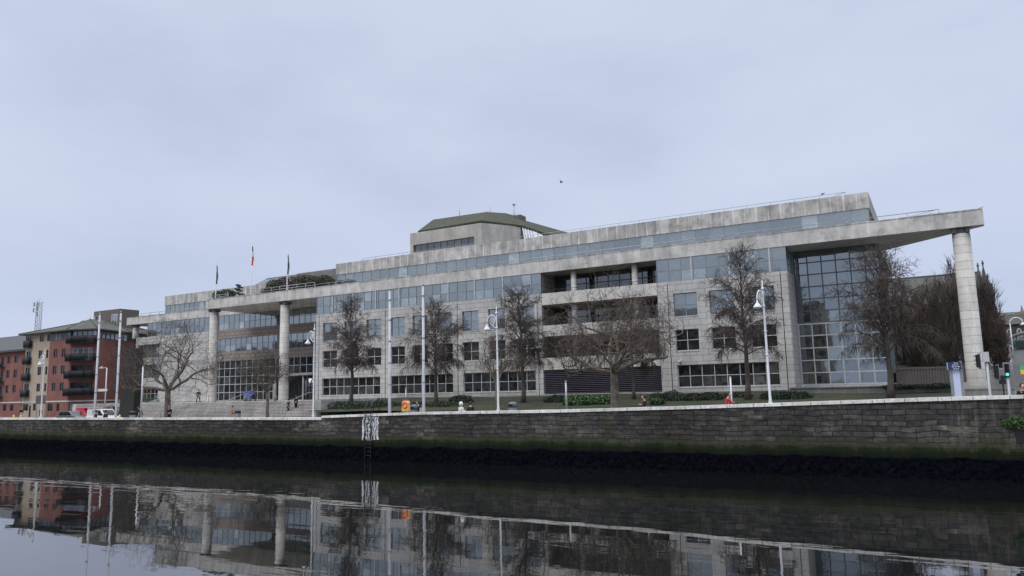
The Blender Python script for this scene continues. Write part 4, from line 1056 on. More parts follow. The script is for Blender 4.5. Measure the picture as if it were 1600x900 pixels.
spread_tree(b.x, 56, z0_, tzz-z0_, 12.4, .37, .34, 'spreading bare plane tree before the stone wing, near the black sculpture', 21, nlimb=6, twr=1.1, limbs=[(3.6, .30, 1.3), (3.2, .75, 1.15), (2.2, 1.2, 1.2), (.8, 1.0, 1.1), (.45, .45, 1.2), (5.0, .85, 1.0)])
b = T(960, 630, 57); z0_ = zs(b.x)+.1; tzz = T(950, 428, 57).z
spread_tree(b.x, 57, z0_, (tzz-z0_)*1.13, 10.8, .38, .28, 'large gnarled plane tree spreading before the open loggia', 33, nlimb=7, twr=1.1, limbs=[(3.6, .15, 1.3), (3.2, .6, 1.2), (2.4, 1.1, 1.2), (1.2, 1.25, 1.3), (.5, .75, 1.2), (.2, .4, 1.2), (5.0, .85, 1.1)])
b = T(778, 636, 58.5); z0_ = zs(b.x)+.1; tzz = T(760, 500, 58.5).z
spread_tree(b.x, 58.5, z0_, tzz-z0_, 5.8, .17, .36, 'slender young tree of open ascending limbs behind the middle ornate lamp', 44, name='young_tree', nlimb=5, curl=.16, depth=4, limbs=[(2.9, .9, 1.5), (3.6, 1.1, 1.3), (1.4, 1.25, 1.4), (.2, 1.0, 1.1), (5, 1.1, 1)])
b = T(418, 648, 57.5); z0_ = zs(b.x)+.1; tzz = T(418, 528, 57.5).z
spread_tree(b.x, 57.5, z0_, tzz-z0_, 7.2, .17, .34, 'small bare tree in front of the entrance steps', 55, name='young_tree', nlimb=6, curl=.24)
for px, py, pw, Y, lab, sd in ((1438, 447, 4.0, 108, 'grey brown columnar tree in front of the church roof', 11), (1462, 450, 4.0, 94, 'columnar bare tree above the left end of the blue sign', 12), (1482, 432, 3.8, 96, 'wide russet columnar tree second left of the great column', 9), (1403, 452, 4.2, 104, 'russet bare tree filling the gap behind the glass bay', 10), (1470, 440, 3.4, 100, 'columnar bare tree left of the great column', 1), (1492, 407, 2.8, 104, 'tallest columnar bare tree, its tip showing left of the great column', 2), (1528, 436, 3.6, 106, 'columnar bare tree just right of the great column', 3), (1546, 452, 2.6, 106, 'shorter columnar tree right of the great column', 4), (1560, 505, 2.4, 104, 'shortest russet columnar tree beside the side street', 5), (1448, 470, 3.6, 98, 'broad russet columnar tree behind the lime tree at the glass bay', 6), (1425, 462, 3.8, 100, 'russet bare tree hidden behind the lime tree by the glass bay', 7), (1508, 455, 2.8, 102, 'columnar bare tree behind the great column', 8)):
    p = T(px, py, Y); zb_ = hill(p.x, Y)-1.2; fast_tree(p.x, Y, zb_, p.z-zb_, pw, lab, 200+sd)

def leafmass(mb, c, dim, n, size):
    """leaf sized faces through the volume of a bush"""
    c = Vector(c)
    for _ in range(n):
        d = rv(1)
        while d.length > 1 or d.length < .2: d = rv(1)
        k = d.length; d = d.normalized()*(k**.4)
        bump = 1+.25*noise.noise(Vector((c.x+d.x*2, c.y+d.y*2, d.z*2)))
        p = c+Vector((d.x*dim[0]*bump, d.y*dim[1]*bump, d.z*dim[2]*bump)); a, b_ = rv(1).normalized(), rv(1).normalized(); s = size*random.uniform(.6, 1.3)
        mb.quad(p-a*s*.5, p+b_*s*.35, p+a*s*.5, p-b_*s*.35)
def bush(name, px0, px1, ytop, ybot, Y, mat, label, n=1500, size=.16, dy=.7, cat='shrub', group=None):
    a, b_ = T(px0, ytop, Y), T(px1, ytop, Y); z0_ = T((px0+px1)/2, ybot, Y).z; mb = MB(); w = b_.x-a.x; k = max(1, round(w/1.6)); h = a.z*.5+b_.z*.5-z0_
    for i in range(k):
        leafmass(mb, (a.x+w*(i+.5)/k, Y+random.uniform(-.2, .2), z0_+h*.45*random.uniform(.85, 1.1)), (w/k*.75, dy, h*.55*random.uniform(.9, 1.15)), n//k, size)
    return tag(mb.build(name, mat, loc=((a.x+b_.x)/2, Y, z0_)), label, cat, group)
random.seed(5)
bush('hedge', 499, 600, 627, 642, 63.5, 'leafdark', 'long dark hedge beside the entrance steps', 9000, .15, 1.4, 'hedge')
bush('shrub', 588, 602, 621, 640, 64, 'leafbright', 'rounded brighter shrub rising from the end of the long hedge', 1500, .15)
bush('hedge', 604, 716, 628, 642, 64, 'leafdark', 'dark hedge between the tall white poles', 9000, .15, 1.2, 'hedge')
bush('shrub', 706, 732, 617, 636, 67, 'leafdark', 'rounded green shrub against the granite wall left of the young tree', 2500, .15)
bush('shrub', 856, 884, 616, 634, 66, 'leafdark', 'dark shrub at the left foot of the louvred screen', 2600, .15)
bush('laurel_bed', 884, 952, 617, 637, 64, 'leafbright', 'bed of bright broad leaved plants below the louvred screen', 5000, .24, 1.0, 'plants')
bush('shrub', 1018, 1062, 612, 633, 66, 'leafdark', 'dark spreading shrub right of the dark bare tree', 4000, .15)
bush('shrub', 1018, 1034, 622, 634, 63, 'leafbright', 'small bright shrub beside the person in black', 800, .2)
bush('shrub', 1072, 1122, 613, 630, 66, 'leafdark', 'low green shrub below the right hand ground floor windows', 4500, .15)
bush('shrub', 1128, 1165, 613, 626, 68, 'leafdark', 'dark shrub behind the person in red', 2500, .15)
bush('hedge', 1195, 1262, 612, 626, 67, 'leafdark', 'dark hedge sloping down right of the ornate lamp', 5000, .15, 1.3, 'hedge')
bush('hedge', 1385, 1488, 600, 607, 70.0, 'leafdark', 'low clipped hedge on the planter wall by the blue signpost', 4000, .13, .5, 'hedge')
bush('shrub', 211, 245, 621, 630, 79, 'leafbright', 'low green plants below the window of the stone wing', 1500, .2)
bush('shrub', 1573, 1602, 650, 668, 41.85, 'leafbright', 'green plant growing out of the quay wall at the right edge', 1400, .10, .25)
# planted roof terrace
bush('roof_shrub', 338, 358, 453, 467, DF+2.5, 'leafdark', 'clipped round shrub beside the left flagpole on the roof', 2200, .2, .9)
bush('roof_shrub', 425, 488, 433, 454, DF+4, 'leafbrown', 'wide brown wintry shrub behind the right flagpole', 9000, .2, 1.5)
bush('roof_shrub', 474, 516, 432, 449, DF+3.6, 'leafolive', 'dense green roof shrub beside the grey plant room', 5500, .22, 1.3)
bush('roof_shrub', 420, 432, 441, 456, DF+2.5, 'leafdark', 'small dark roof bush at the left end of the brown shrub', 900, .2, .6)
def cedar(px, yt, yb, Y, lab, sd, w):
    random.seed(sd); a, b_ = T(px, yt, Y), T(px, yb, Y); tr = MB(); cr = MB(); H = a.z-b_.z; tr.tube([b_, b_.lerp(a, .5)+rv(.08), a], [.07, .05, .02], 5)
    for k in range(6):
        t = .2+.8*k/5; s = (-1)**k
        c = b_.lerp(a, t)+Vector((s*w*(1-t)*.7, random.uniform(-.2, .2), 0)); tr.tube([b_.lerp(a, t-.08), c], .025, 4); leafmass(cr, c, (w*.5*(1.15-t*.6), .5, .13), 260, .14)
    t = thing('roof_conifer', tuple(b_), lab, 'tree'); tr.build('trunk', 'bark', t); cr.build('crown', 'leafdark', t)
cedar(373.5, 446, 464, DF+2, 'layered dark conifer between the left and middle flagpoles', 1, 1.0)
cedar(362, 455, 466, DF+2, 'small spreading conifer next to the round roof shrub', 2, 1.0)
cedar(414, 452, 461, DF+2, 'tiny layered conifer right of the middle flagpole', 3, .8)

# ------------------------------------------------------------------ poles, lamps, signs
def tall_pole(px, ytop, Y, label, lean=0):
    t = T(px, ytop, Y); b = Vector((t.x, Y, zs(t.x)+.1)); o = thing('banner_pole', tuple(b), label, 'pole', 'tall white poles along the quay')
    tl = Vector((lean, 0, 0))
    mb = MB(); mb.tube([b, b+UP*.5, t+tl], [.15, .115, .09], 10); mb.build('pole', 'polewhite', o)
    mb = MB()
    for f in (.3, .46, .62, .78, .93):
        p = b.lerp(t+tl, f); mb.tube([p-UP*.05, p+UP*.05], .125, 10)
    mb.build('collar', 'galv', o)
    mb = MB(); mb.tube([t+tl, t+tl+UP*.22], [.10, .03], 8); mb.build('finial', 'galv', o)
tall_pole(156, 492, 45, 'tall white pole in front of the brick apartment block', .0)
tall_pole(189, 489, 45, 'tall white pole beside the black sculpture', .0)
tall_pole(609, 454, 45, 'tall white pole left of the orange lifebuoy box')
tall_pole(661, 447, 45, 'tall white pole right of the orange lifebuoy box')

def ornate_lamp(px, ytop, Y, label, side=-1, turn=0.):
    t = T(px, ytop, Y); zb_ = zs(t.x)+.1; b = Vector((t.x, Y, zb_)); H = t.z-zb_; o = thing('ornate_street_lamp', tuple(b), label, 'street lamp', 'ornate white street lamps')
    def Q(dx, dz): return b+Vector((dx*side*math.cos(turn), dx*side*math.sin(turn), dz))
    mb = MB(); mb.tube([b, b+UP*.9, b+UP*1.0, b+UP*H*.82, b+UP*(H-.4), b+UP*H], [.14, .12, .075, .055, .045, .012], 10)
    for z in (1.0, H*.45, H*.62, H-1.6, H-.55): mb.tube([b+UP*(z-.05), b+UP*(z+.05)], .09, 8)
    mb.ball(b+UP*(H-.5), .08, 8, 6); mb.build('post', 'white', o)
    mb = MB(); zc = H-1.15
    arc = [Q(.36-.36*math.cos(a_), zc-.15+.62*math.sin(a_)) for a_ in [math.pi*k/14 for k in range(15)]]
    mb.tube(arc, .045, 6)
    ring = [Q(.32+.19*math.cos(2*math.pi*k/16), zc+.02+.24*math.sin(2*math.pi*k/16)) for k in range(17)]; mb.tube(ring, .03, 5)
    sp = [Q(.32+(.02+.13*k/14)*math.cos(k*.75), zc+.02+(.02+.16*k/14)*math.sin(k*.75)) for k in range(15)]; mb.tube(sp, .024, 5)
    mb.tube([Q(0, zc-.5), Q(.2, zc-.4), Q(.32, zc-.24)], .03, 5); mb.tube([Q(.32, zc+.26), Q(.36, zc+.47)], .025, 5)
    mb.build('scroll_bracket', 'white', o)
    c = Q(.72, zc-.15); mb = MB(); mb.tube([c, c-UP*.12, c-UP*.2, c-UP*.38, c-UP*.43], [.04, .06, .12, .25, .26], 14); sh = mb.build('lamp_shade', 'white', o)
    mb = MB(); mb.ball(c-UP*.42, .14, 10, 6, (1, 1, .6)); mb.build('bulb', 'polewhite', sh)
ornate_lamp(775.5, 477.5, 46, 'ornate white street lamp with scroll arm, beside the young tree', -1, .25)
ornate_lamp(1190.5, 437, 46, 'ornate white street lamp seen nearly edge on before the right hand windows', -1, 1.25)
ornate_lamp(491.5, 505, 47, 'ornate white street lamp with scroll arm at the right end of the entrance steps', -1, .05)
ornate_lamp(70.5, 545, 46, 'ornate white street lamp in front of the cream brick bay', -1, .1)

def lamp2(px, yt, Y, zg, label):
    t = T(px, yt, Y); o = thing('street_lamp', (t.x, Y, zg), label, 'street lamp'); mb = MB(); mb.tube([(t.x, Y, zg), (t.x, Y, t.z)], [.09, .06], 8); mb.build('post', 'white', o); return t, o
t, o = lamp2(167, 575, 58, -.9, 'plain grey street lamp before the brick wall between the tall poles')
mb = MB(); mb.tube([t, t+Vector((-.5, 0, .05)), t+Vector((-1.1, 0, 0))], .04, 6); mb.tube([t+Vector((-1.5, 0, .02)), t+Vector((-.8, 0, .02))], [.12, .09], 8); mb.ball(t+Vector((-1.1, 0, .12)), .14); mb.build('lamp_head', 'polewhite', o)
p = T(160, 609.5, 57.8); mb = MB(); mb.box(p.x-1.0, p.x+1.0, 57.8, 57.84, p.z-.16, p.z+.16); mb.build('name_plate', 'white', o)
t, o = lamp2(1578, 505, 125, 4.5, 'crook topped white street lamp up the side street')
mb = MB(); mb.tube([t+Vector((.75-.75*math.cos(math.pi*k/10), 0, .75*math.sin(math.pi*k/10))) for k in range(11)], .07, 6); mb.tube([t+Vector((1.5, 0, 0)), t+Vector((1.5, 0, -.35))], [.1, .42], 10); mb.build('lamp_head', 'white', o)

def post(px, yt, Y, lab, mat='galv', r=.06, sign=None):
    t = T(px, yt, Y); zb_ = zs(t.x)+.1; mb = MB(); mb.tube([(t.x, Y, zb_), (t.x, Y, t.z)], r, 8); mb.tube([(t.x, Y, t.z), (t.x, Y, t.z+.06)], [r*1.4, r*.6], 8)
    o = tag(mb.build('sign_post', mat, loc=(t.x, Y, zb_)), lab, 'post'); return o, t
post(223.5, 573, 50, 'slim white post left of the spreading plane tree', 'white', .07)
o, t = post(884, 596, 46, 'bare grey post before the left end of the louvred screen', 'galv', .07)
post(1141, 590, 46, 'thin white post beside the person in red', 'white', .05)
o, t = post(634, 607, 44.5, 'thin grey post rising behind the orange lifebuoy box', 'galv', .04)
mb = MB(); mb.box(t.x-.28, t.x+.28, 44.45, 44.49, T(634, 627, 44.5).z, T(634, 620.5, 44.5).z); mb.build('sign_plate', 'greycloth', o)
# small street sign by the flats
t = T(62, 619, 60); o = thing('street_sign', (t.x, 60, -.9), 'grey sign board on two posts before the cream brick bay', 'sign'); mb = MB(); mb.box(t.x-.9, t.x+1.5, 60, 60.06, t.z-1.1, t.z+.1); mb.build('board', 'greycloth', o); mb = MB(); mb.tube([(t.x-.8, 60.1, -.9), (t.x-.8, 60.1, t.z)], .05, 6); mb.tube([(t.x+1.3, 60.1, -.9), (t.x+1.3, 60.1, t.z)], .05, 6); mb.build('leg', 'galv', o)

# lifebuoy box
c = T(634, 634, 43.6); LBz = c.z
o = thing('lifebuoy_box', (c.x, 43.6, zs(c.x)+.1), 'orange and yellow lifebuoy box standing at the quay wall', 'lifebuoy')
mb = MB(); pl = [(-.28, -.42), (.28, -.42), (.28, .2), (.17, .36), (-.17, .36), (-.28, .2)]
mb.hexa([(c.x+a, 43.5, LBz+b) for a, b in pl], [(c.x+a, 43.75, LBz+b) for a, b in pl]); mb.f = mb.f; bx = mb.build('housing', plain('pale_orange_plastic', (.78, .45, .18), .5), o)
mb = MB(); mb.tube([(c.x+.2*math.cos(a_), 43.47, LBz+.05+.2*math.sin(a_)) for a_ in [2*math.pi*k/16 for k in range(17)]], .055, 6); mb.build('ring', plain('red_orange', (.75, .13, .04), .5), bx)
mb = MB(); mb.box(c.x-.22, c.x+.22, 43.48, 43.5, LBz-.38, LBz-.22); mb.build('notice', 'yellow', bx)
mb = MB(); mb.tube([(c.x, 43.8, zs(c.x)), (c.x, 43.8, LBz+.3)], .05, 6); mb.build('post', 'galv', o)

def litter_bin(px, yt, Y, lab):
    t = T(px, yt, Y); zb_ = max(zs(t.x)+.1, -9); o = thing('litter_bin', (t.x, Y, zb_), lab, 'bin', 'blue grey litter bins'); h = t.z-zb_
    mb = MB(); mb.tube([(t.x, Y, zb_), (t.x, Y, zb_+.05), (t.x, Y, zb_+h*.76)], [.3, .27, .30], 16); mb.build('body', 'binblue', o)
    mb = MB(); mb.tube([(t.x, Y, zb_+h*.76), (t.x, Y, zb_+h*.93), (t.x, Y, zb_+h)], [.32, .32, .17], 16); ld_ = mb.build('lid', 'black' if px < 400 else 'binblue', o)
    mb = MB(); mb.box(t.x-.16, t.x+.16, Y-.34, Y-.29, zb_+h*.79, zb_+h*.9); mb.build('opening', 'black', ld_)
litter_bin(372, 641, 58, 'blue grey litter bin with black lid at the foot of the steps')
litter_bin(647, 632, 45, 'blue grey litter bin right of the orange lifebuoy box')
litter_bin(801, 628, 45, 'blue grey litter bin right of the middle ornate lamp')
litter_bin(207.5, 642, 46, 'dark litter bin at the foot of the black sculpture')

# wayfinding totem with blue finger sign
a, b_ = T(1489, 590, 45), T(1501, 590, 45); zt = T(1495, 574, 45).z
o = thing('wayfinding_totem', (.8, 45, zs(.8)+.1), 'pale blue wayfinding panel topped by a navy finger sign', 'sign')
mb = MB(); mb.box(a.x, b_.x-.02, 45, 45.16, zs(1)+.1, T(1495, 577, 45).z); mb.build('panel', 'panelblue', o)
mb = MB(); mb.box(a.x-.14, a.x-.01, 44.98, 45.18, zs(1)+.1, T(1495, 577, 45).z); mb.box(b_.x-.01, b_.x+.12, 44.98, 45.18, zs(1)+.1, T(1502, 564, 45).z); mb.build('frame', 'galv', o)
s0, s1 = T(1478, 566, 44.9), T(1502, 577, 44.9)
mb = MB(); mb.box(s0.x, s1.x, 44.85, 44.93, s1.z, s0.z); sg = mb.build('finger_sign', 'navysign', o)
mb = MB()
for k in range(4):
    z = s0.z-.06-.098*k; mb.box(s0.x+.02, s0.x+.07, 44.84, 44.85, z-.025, z+.025)
    x = s0.x+.14+(.2, .12, .1, .16)[k]
    for w_ in range((4, 5, 6, 4)[k]):
        l_ = random.uniform(.05, .11); mb.box(x, x+l_, 44.84, 44.85, z-.015, z+.02); x += l_+.03
        if x > s1.x-.1: break
mb.build('lettering', 'white', sg)

def traffic_light(px, yt, Y, label, heads, camera_box=False):
    t = T(px, yt, Y); zb_ = zs(t.x)+.1; o = thing('traffic_light', (t.x, Y, zb_), label, 'traffic light', 'traffic lights by the bridge')
    mb = MB(); mb.tube([(t.x, Y, zb_), (t.x, Y, zb_+.4), (t.x, Y, t.z)], [.10, .065, .065], 10); mb.build('post', 'polewhite', o)
    for (dx, dz, rot, lit) in heads:
        hb = MB(); R_ = Matrix.Rotation(rot, 4, 'Z'); c = Vector((t.x+dx, Y-.12, t.z+dz))
        def tr_(m_, s=0):
            for v in m_.v[s:]: v[:] = (R_ @ (Vector(v)*.68)) + c
        hb.box(-.15, .15, -.02, .16, -.48, .48); tr_(hb); h = hb.build('signal_head', 'black', o)
        bp = MB(); bp.box(-.24, .24, .161, .18, -.58, .58); tr_(bp); bp.build('backing_board', 'galv', h)
        for k, z in enumerate((.3, 0, -.3)):
            hd = MB(); hd.tube([Vector((.12*math.cos(a_), -.14, z+.12*math.sin(a_))) for a_ in [math.pi*(-.15+1.3*j/10) for j in range(11)]], .014, 4)
            hd.box(-.13, .13, -.2, -.02, z+.1, z+.125); tr_(hd); hd.build('hood', 'black', h)
            if lit and k == 2:
                e = MB(); e.ball((0, -.03, z), .105, 12, 8, (1, .3, 1)); tr_(e); e.build('green_light', M['greenlamp'], h)
            else:
                e = MB(); e.ball((0, -.025, z), .10, 10, 6, (1, .2, 1)); tr_(e); e.build('lens', M['deadlens'], h)
    if camera_box:
        mb = MB(); mb.box(t.x-.16, t.x+.12, Y-.16, Y+.16, t.z-.5, t.z); mb.build('control_box', 'polewhite', o)
m_, nt, b = newmat('green_signal'); b.inputs['Base Color'].default_value = (0, .5, .35, 1); b.inputs['Emission Color'].default_value = (.05, 1, .6, 1); b.inputs['Emission Strength'].default_value = 1.6; M['greenlamp'] = m_
M['deadlens'] = plain('unlit_lens', (.03, .02, .02), .2)
traffic_light(1540, 550, 45, 'traffic light with control box beside the great column', [(-.42, -.45, -1.25, False)], True)
traffic_light(1573, 578, 45, 'traffic light showing green near the right edge', [(0, -.02, -.1, True), (-.5, -.1, -1.2, False)])
t = T(1566, 594, 45); mb = MB(); mb.box(t.x-.14, t.x+.14, 44.9, 45.1, t.z-.2, t.z+.22); mb.tube([(t.x+.02, 45.15, .1), (t.x+.02, 45.15, t.z+.25)], .035, 6); tag(mb.build('push_button_unit', 'black', loc=(t.x, 45, .1)), 'black pedestrian crossing box left of the green traffic light', 'crossing button')
# yellow-green board at the right edge
a, b_ = T(1593.5, 571, 66), T(1606, 584.5, 66)
o = thing('roadside_notice', (a.x, 66, .8), 'yellow and green roadside notice at the right edge', 'sign')
mb = MB(); mb.box(a.x, b_.x, 66, 66.05, b_.z, (a.z+b_.z)/2); mb.build('yellow_board', 'yellow', o)
mb = MB(); mb.box(a.x, b_.x, 66, 66.05, (a.z+b_.z)/2+.01, a.z); mb.build('green_board', plain('green_board', (.05, .4, .15), .5), o)
mb = MB(); mb.tube([((a.x+b_.x)/2, 66.1, .6), ((a.x+b_.x)/2, 66.1, a.z)], .04, 6); mb.build('post', 'galv', o)
# flags
def flagpole(px, yt, yb, label, stripes):
    t = T(px, yt, DF+1.2); b = Vector((t.x, DF+1.2, 16.37)); o = thing('flagpole', tuple(b), label, 'flagpole', 'flagpoles on the portico roof')
    mb = MB(); mb.tube([b, b+UP*.4, t], [.11, .075, .035], 8); mb.ball(t+UP*.05, .08); mb.build('pole', 'white', o)
    h = 2.9; segs = 14; z0 = t.z-.35
    def fp(i, j): # hanging folded cloth: i down, j across the folds
        w = .08+.17*math.sin(min(1, i/segs*1.15)*math.pi*.8); return Vector((t.x+.07+w*(j/5)*1.1, DF+1.2+.10*math.sin(j*2.2+i*.35), z0-h*i/segs))
    names = ['green_band', 'white_band', 'orange_band'] if len(stripes) == 3 else ['flag']
    per = segs//len(stripes)
    for s, mat in enumerate(stripes):
        mb = MB(); i0 = s*per; i1 = segs if s == len(stripes)-1 else (s+1)*per
        for i in range(i0, i1):
            for j in range(5): mb.quad(fp(i, j), fp(i+1, j), fp(i+1, j+1), fp(i, j+1), True)
        mb.build(names[s], mat, o)
M['flaggreen'] = plain('flag_green', (.03, .13, .07), .8); M['flagorange'] = plain('flag_orange', (.6, .10, .03), .8); M['flaggrey'] = plain('faded_green_flag', (.09, .13, .14), .8)
flagpole(338.5, 411, 463, 'left and shortest looking rooftop flagpole with limp dark green flag', ['flaggrey'])
flagpole(394, 381, 460, 'middle and tallest rooftop flagpole with limp green, white and orange flag', ['flaggreen', 'whitecloth', 'flagorange'])
flagpole(449.5, 394, 453, 'right rooftop flagpole with limp grey green flag', ['flaggrey'])

# ------------------------------------------------------------------ vehicles
def vehicle(name, x, y, z, L_, prof, body, label, cat, W=1.75, cabin=None, wheels=(.8, .8), flip=1, glass_strip=None):
    """prof: side outline (x along, z up) of the lower body; cabin: outline of the greenhouse"""
    o = thing(name, (x, y, z), label, cat, 'vehicles parked and moving on the quay road')
    def ext(pr, w0, w1, taper=0):
        mb = MB(); lo = [Vector((x+flip*(a-L_/2), y-w0, z+b)) for a, b in pr]; hi = [Vector((x+flip*(a-L_/2), y+w1, z+b)) for a, b in pr]
        n = len(pr); i = len(mb.v); mb.v += lo+hi; mb.f.append(tuple(range(i, i+n))); mb.f.append(tuple(reversed(range(i+n, i+2*n)))); mb.sm += [False]*2
        for k in range(n): k2 = (k+1) % n; mb.f.append((i+k2, i+k, i+n+k, i+n+k2)); mb.sm.append(False)
        return mb
    b = ext(prof, W/2, W/2).build('body', body, o)
    bv = b.modifiers.new('bevel', 'BEVEL'); bv.width = .06; bv.segments = 2
    c = ext(cabin, W/2-.1, W/2-.1).build('cabin', body, o); bv = c.modifiers.new('bevel', 'BEVEL'); bv.width = .05; bv.segments = 2
    # side and end glass just proud of the cabin
    xs = [p[0] for p in cabin]; zb = min(p[1] for p in cabin); zt = max(p[1] for p in cabin)
    x0, x3 = cabin[0][0], cabin[-1][0]; x1, x2 = cabin[1][0], cabin[-2][0]
    mb = MB()
    f = lambda a, b_, yy: Vector((x+flip*(a-L_/2), yy, z+b_))
    for yy, sg in ((y-W/2+.092, 1), (y+W/2-.092, -1)):
        for u0, u1 in ((.06, .36), (.39, .66), (.69, .94)):
            if glass_strip and u0 < glass_strip: continue
            q = lambda u, v: f((x0+(x3-x0)*u)*(1-v)+(x1+(x2-x1)*u)*v, zb+(zt-zb)*v, yy)
            mb.quad(q(u0, .12), q(u1, .12), q(u1, .85), q(u0, .85))
    e0 = .012
    for (ca, cb, sgn) in ((cabin[0], cabin[1], -1), (cabin[-1], cabin[-2], 1)):
        if glass_strip and sgn < 0: continue
        q = lambda v, yy: f(ca[0]+(cb[0]-ca[0])*v+sgn*e0, zb+(zt-zb)*v+e0, yy)
        mb.quad(q(.12, y-W/2+.2), q(.12, y+W/2-.2), q(.88, y+W/2-.25), q(.88, y-W/2+.25))
    mb.build('windows', 'carglass', o)
    for wx in (wheels[0], L_-wheels[1]):
        for yy in (y-W/2+.02, y+W/2-.22):
            mb = MB(); cx_ = x+flip*(wx-L_/2); mb.tube([(cx_, yy-.02, z+.31), (cx_, yy+.2, z+.31)], .31, 18); wv = mb.build('wheel', 'tyre', o)
            mb = MB(); mb.tube([(cx_, yy-.035, z+.31), (cx_, yy-.02, z+.31)], .2, 12); mb.build('rim', 'galv', wv)
    for yy in (y-W/2+.25, y+W/2-.25):
        fx = x+flip*(L_/2); mb = MB(); mb.ball((fx-flip*.08, yy, z+.68), .13, 10, 6, (.6, 1.2, .7)); mb.build('headlight', 'polewhite', o)
        fx = x-flip*(L_/2); mb = MB(); mb.ball((fx+flip*.05, yy, z+.8), .11, 8, 6, (.5, 1, 1.3)); mb.build('tail_light', 'redcloth', o)
    return o
M['cargrey'] = plain('grey_green_car_paint', (.10, .12, .115), .25, .3, var=.03); M['carwhite'] = plain('white_van_paint', (.68, .69, .7), .3, var=.03); M['carred'] = plain('red_van_paint', (.62, .03, .045), .3, var=.04)
car_prof = [(0, .3), (.02, .75), (.1, .88), (3.1, .92), (3.9, .8), (4.15, .62), (4.2, .3)]
car_cab = [(.15, .88), (.6, 1.42), (2.35, 1.45), (3.2, .9)]
car_cab = [(.15, .88), (.55, 1.42), (2.35, 1.45), (3.2, .9)]
van_prof = [(0, .3), (0, 1.1), (3.3, 1.1), (4.2, .92), (4.45, .7), (4.5, .3)]
van_cab = [(0.03, 1.08), (.1, 1.85), (2.6, 1.88), (3.5, 1.09)]
def spot(px, Y): p = T(px, 645, Y); return p.x, Y, zs(p.x)
x, y, z = spot(115, 54); vehicle('parked_car', x, y, z, 4.2, car_prof, 'cargrey', 'dark grey green hatchback in front of the brick flats', 'car', cabin=car_cab)
x, y, z = spot(143, 55.5); vehicle('parked_van', x, y, z-.0, 4.2, [(a*.93, b) for a, b in van_prof], 'carred', 'red van half hidden behind the white van and tall pole', 'van', cabin=[(a*.93, b*.97) for a, b in van_cab], glass_strip=.5)
x, y, z = spot(163.5, 52.5); v = vehicle('parked_van', x, y, z-.25, 4.5, van_prof, 'carwhite', 'white van with roof bars between the two tall poles', 'van', cabin=van_cab, glass_strip=.35)
mb = MB()
for k in (.4, 1.2, 2.0): mb.tube([(x-2.25+k, y-.75, z-.25+1.98), (x-2.25+k, y+.75, z-.25+1.98)], .03, 5)
for s in (-.75, .75): mb.tube([(x-2.1, y+s, z-.25+1.98), (x+.3, y+s, z-.25+1.98)], .03, 5)
mb.build('roof_bar', 'galv', v)
x, y, z = spot(186, 60); vehicle('parked_van', x, y, z, 4.5, van_prof, 'cargrey', 'grey van behind the white van, left of the black sculpture', 'van', cabin=van_cab, glass_strip=.35)
# bus up the side street, facing the river
bp_ = T(1603, 566, 168); bx_, by_, bz_ = bp_.x, 168, bp_.z
o = thing('double_decker_bus', (bx_, by_, bz_), 'dark green double decker bus coming down the side street', 'bus')
mb = MB(); mb.box(bx_-1.27, bx_+1.27, by_, by_+10.5, bz_+.35, bz_+4.3); bo = mb.build('body', plain('bus_green', (.015, .10, .06), .35, var=.05), o); bv = bo.modifiers.new('bevel', 'BEVEL'); bv.width = .18; bv.segments = 3
mb = MB(); mb.box(bx_-1.1, bx_+1.1, by_-.02, by_+.01, bz_+1.3, bz_+2.35); mb.box(bx_-1.1, bx_+1.1, by_-.02, by_+.01, bz_+2.9, bz_+3.85); mb.box(bx_-1.29, bx_-1.26, by_+.6, by_+9.8, bz_+2.9, bz_+3.75); mb.box(bx_-1.29, bx_-1.26, by_+.6, by_+9.8, bz_+1.3, bz_+2.3); mb.build('windows', 'carglass', o)
mb = MB(); mb.box(bx_-.9, bx_+.9, by_-.03, by_+.01, bz_+2.45, bz_+2.8); mb.build('destination_display', 'black', o)
for s in (-1.05, 1.05):
    for q in (1.9, 8.2): mb = MB(); mb.tube([(bx_+s-.14, by_+q, bz_+.48), (bx_+s+.14, by_+q, bz_+.48)], .48, 14); mb.build('wheel', 'tyre', o)
    mb = MB(); mb.ball((bx_+s*.85, by_-.02, bz_+.85), .14, 8, 6, (1, .4, 1)); mb.build('headlight', 'polewhite', o)

# ------------------------------------------------------------------ people
def skin_obj(name, chains, mat, parent, root):
    vs, es, rs = [], [], []; key = {}
    def vid(p, r):
        k = tuple(round(c, 3) for c in p)
        if k in key: return key[k]
        key[k] = len(vs); vs.append(p); rs.append(r); return key[k]
    for ch in chains:
        prev = None
        for p, r in ch:
            i = vid(p, r)
            if prev is not None and prev != i: es.append((prev, i))
            prev = i
    me = bpy.data.meshes.new(name); me.from_pydata(vs, es, []); o = bpy.data.objects.new(name, me); COL.objects.link(o); o.parent = parent
    sk = o.modifiers.new('skin', 'SKIN'); sk.use_smooth_shade = True
    for i, r in enumerate(rs): me.skin_vertices[0].data[i].radius = r if isinstance(r, tuple) else (r, r)
    me.skin_vertices[0].data[0].use_root = True
    ss = o.modifiers.new('sub', 'SUBSURF'); ss.levels = 1; ss.render_levels = 1
    me.materials.append(M[mat]); return o
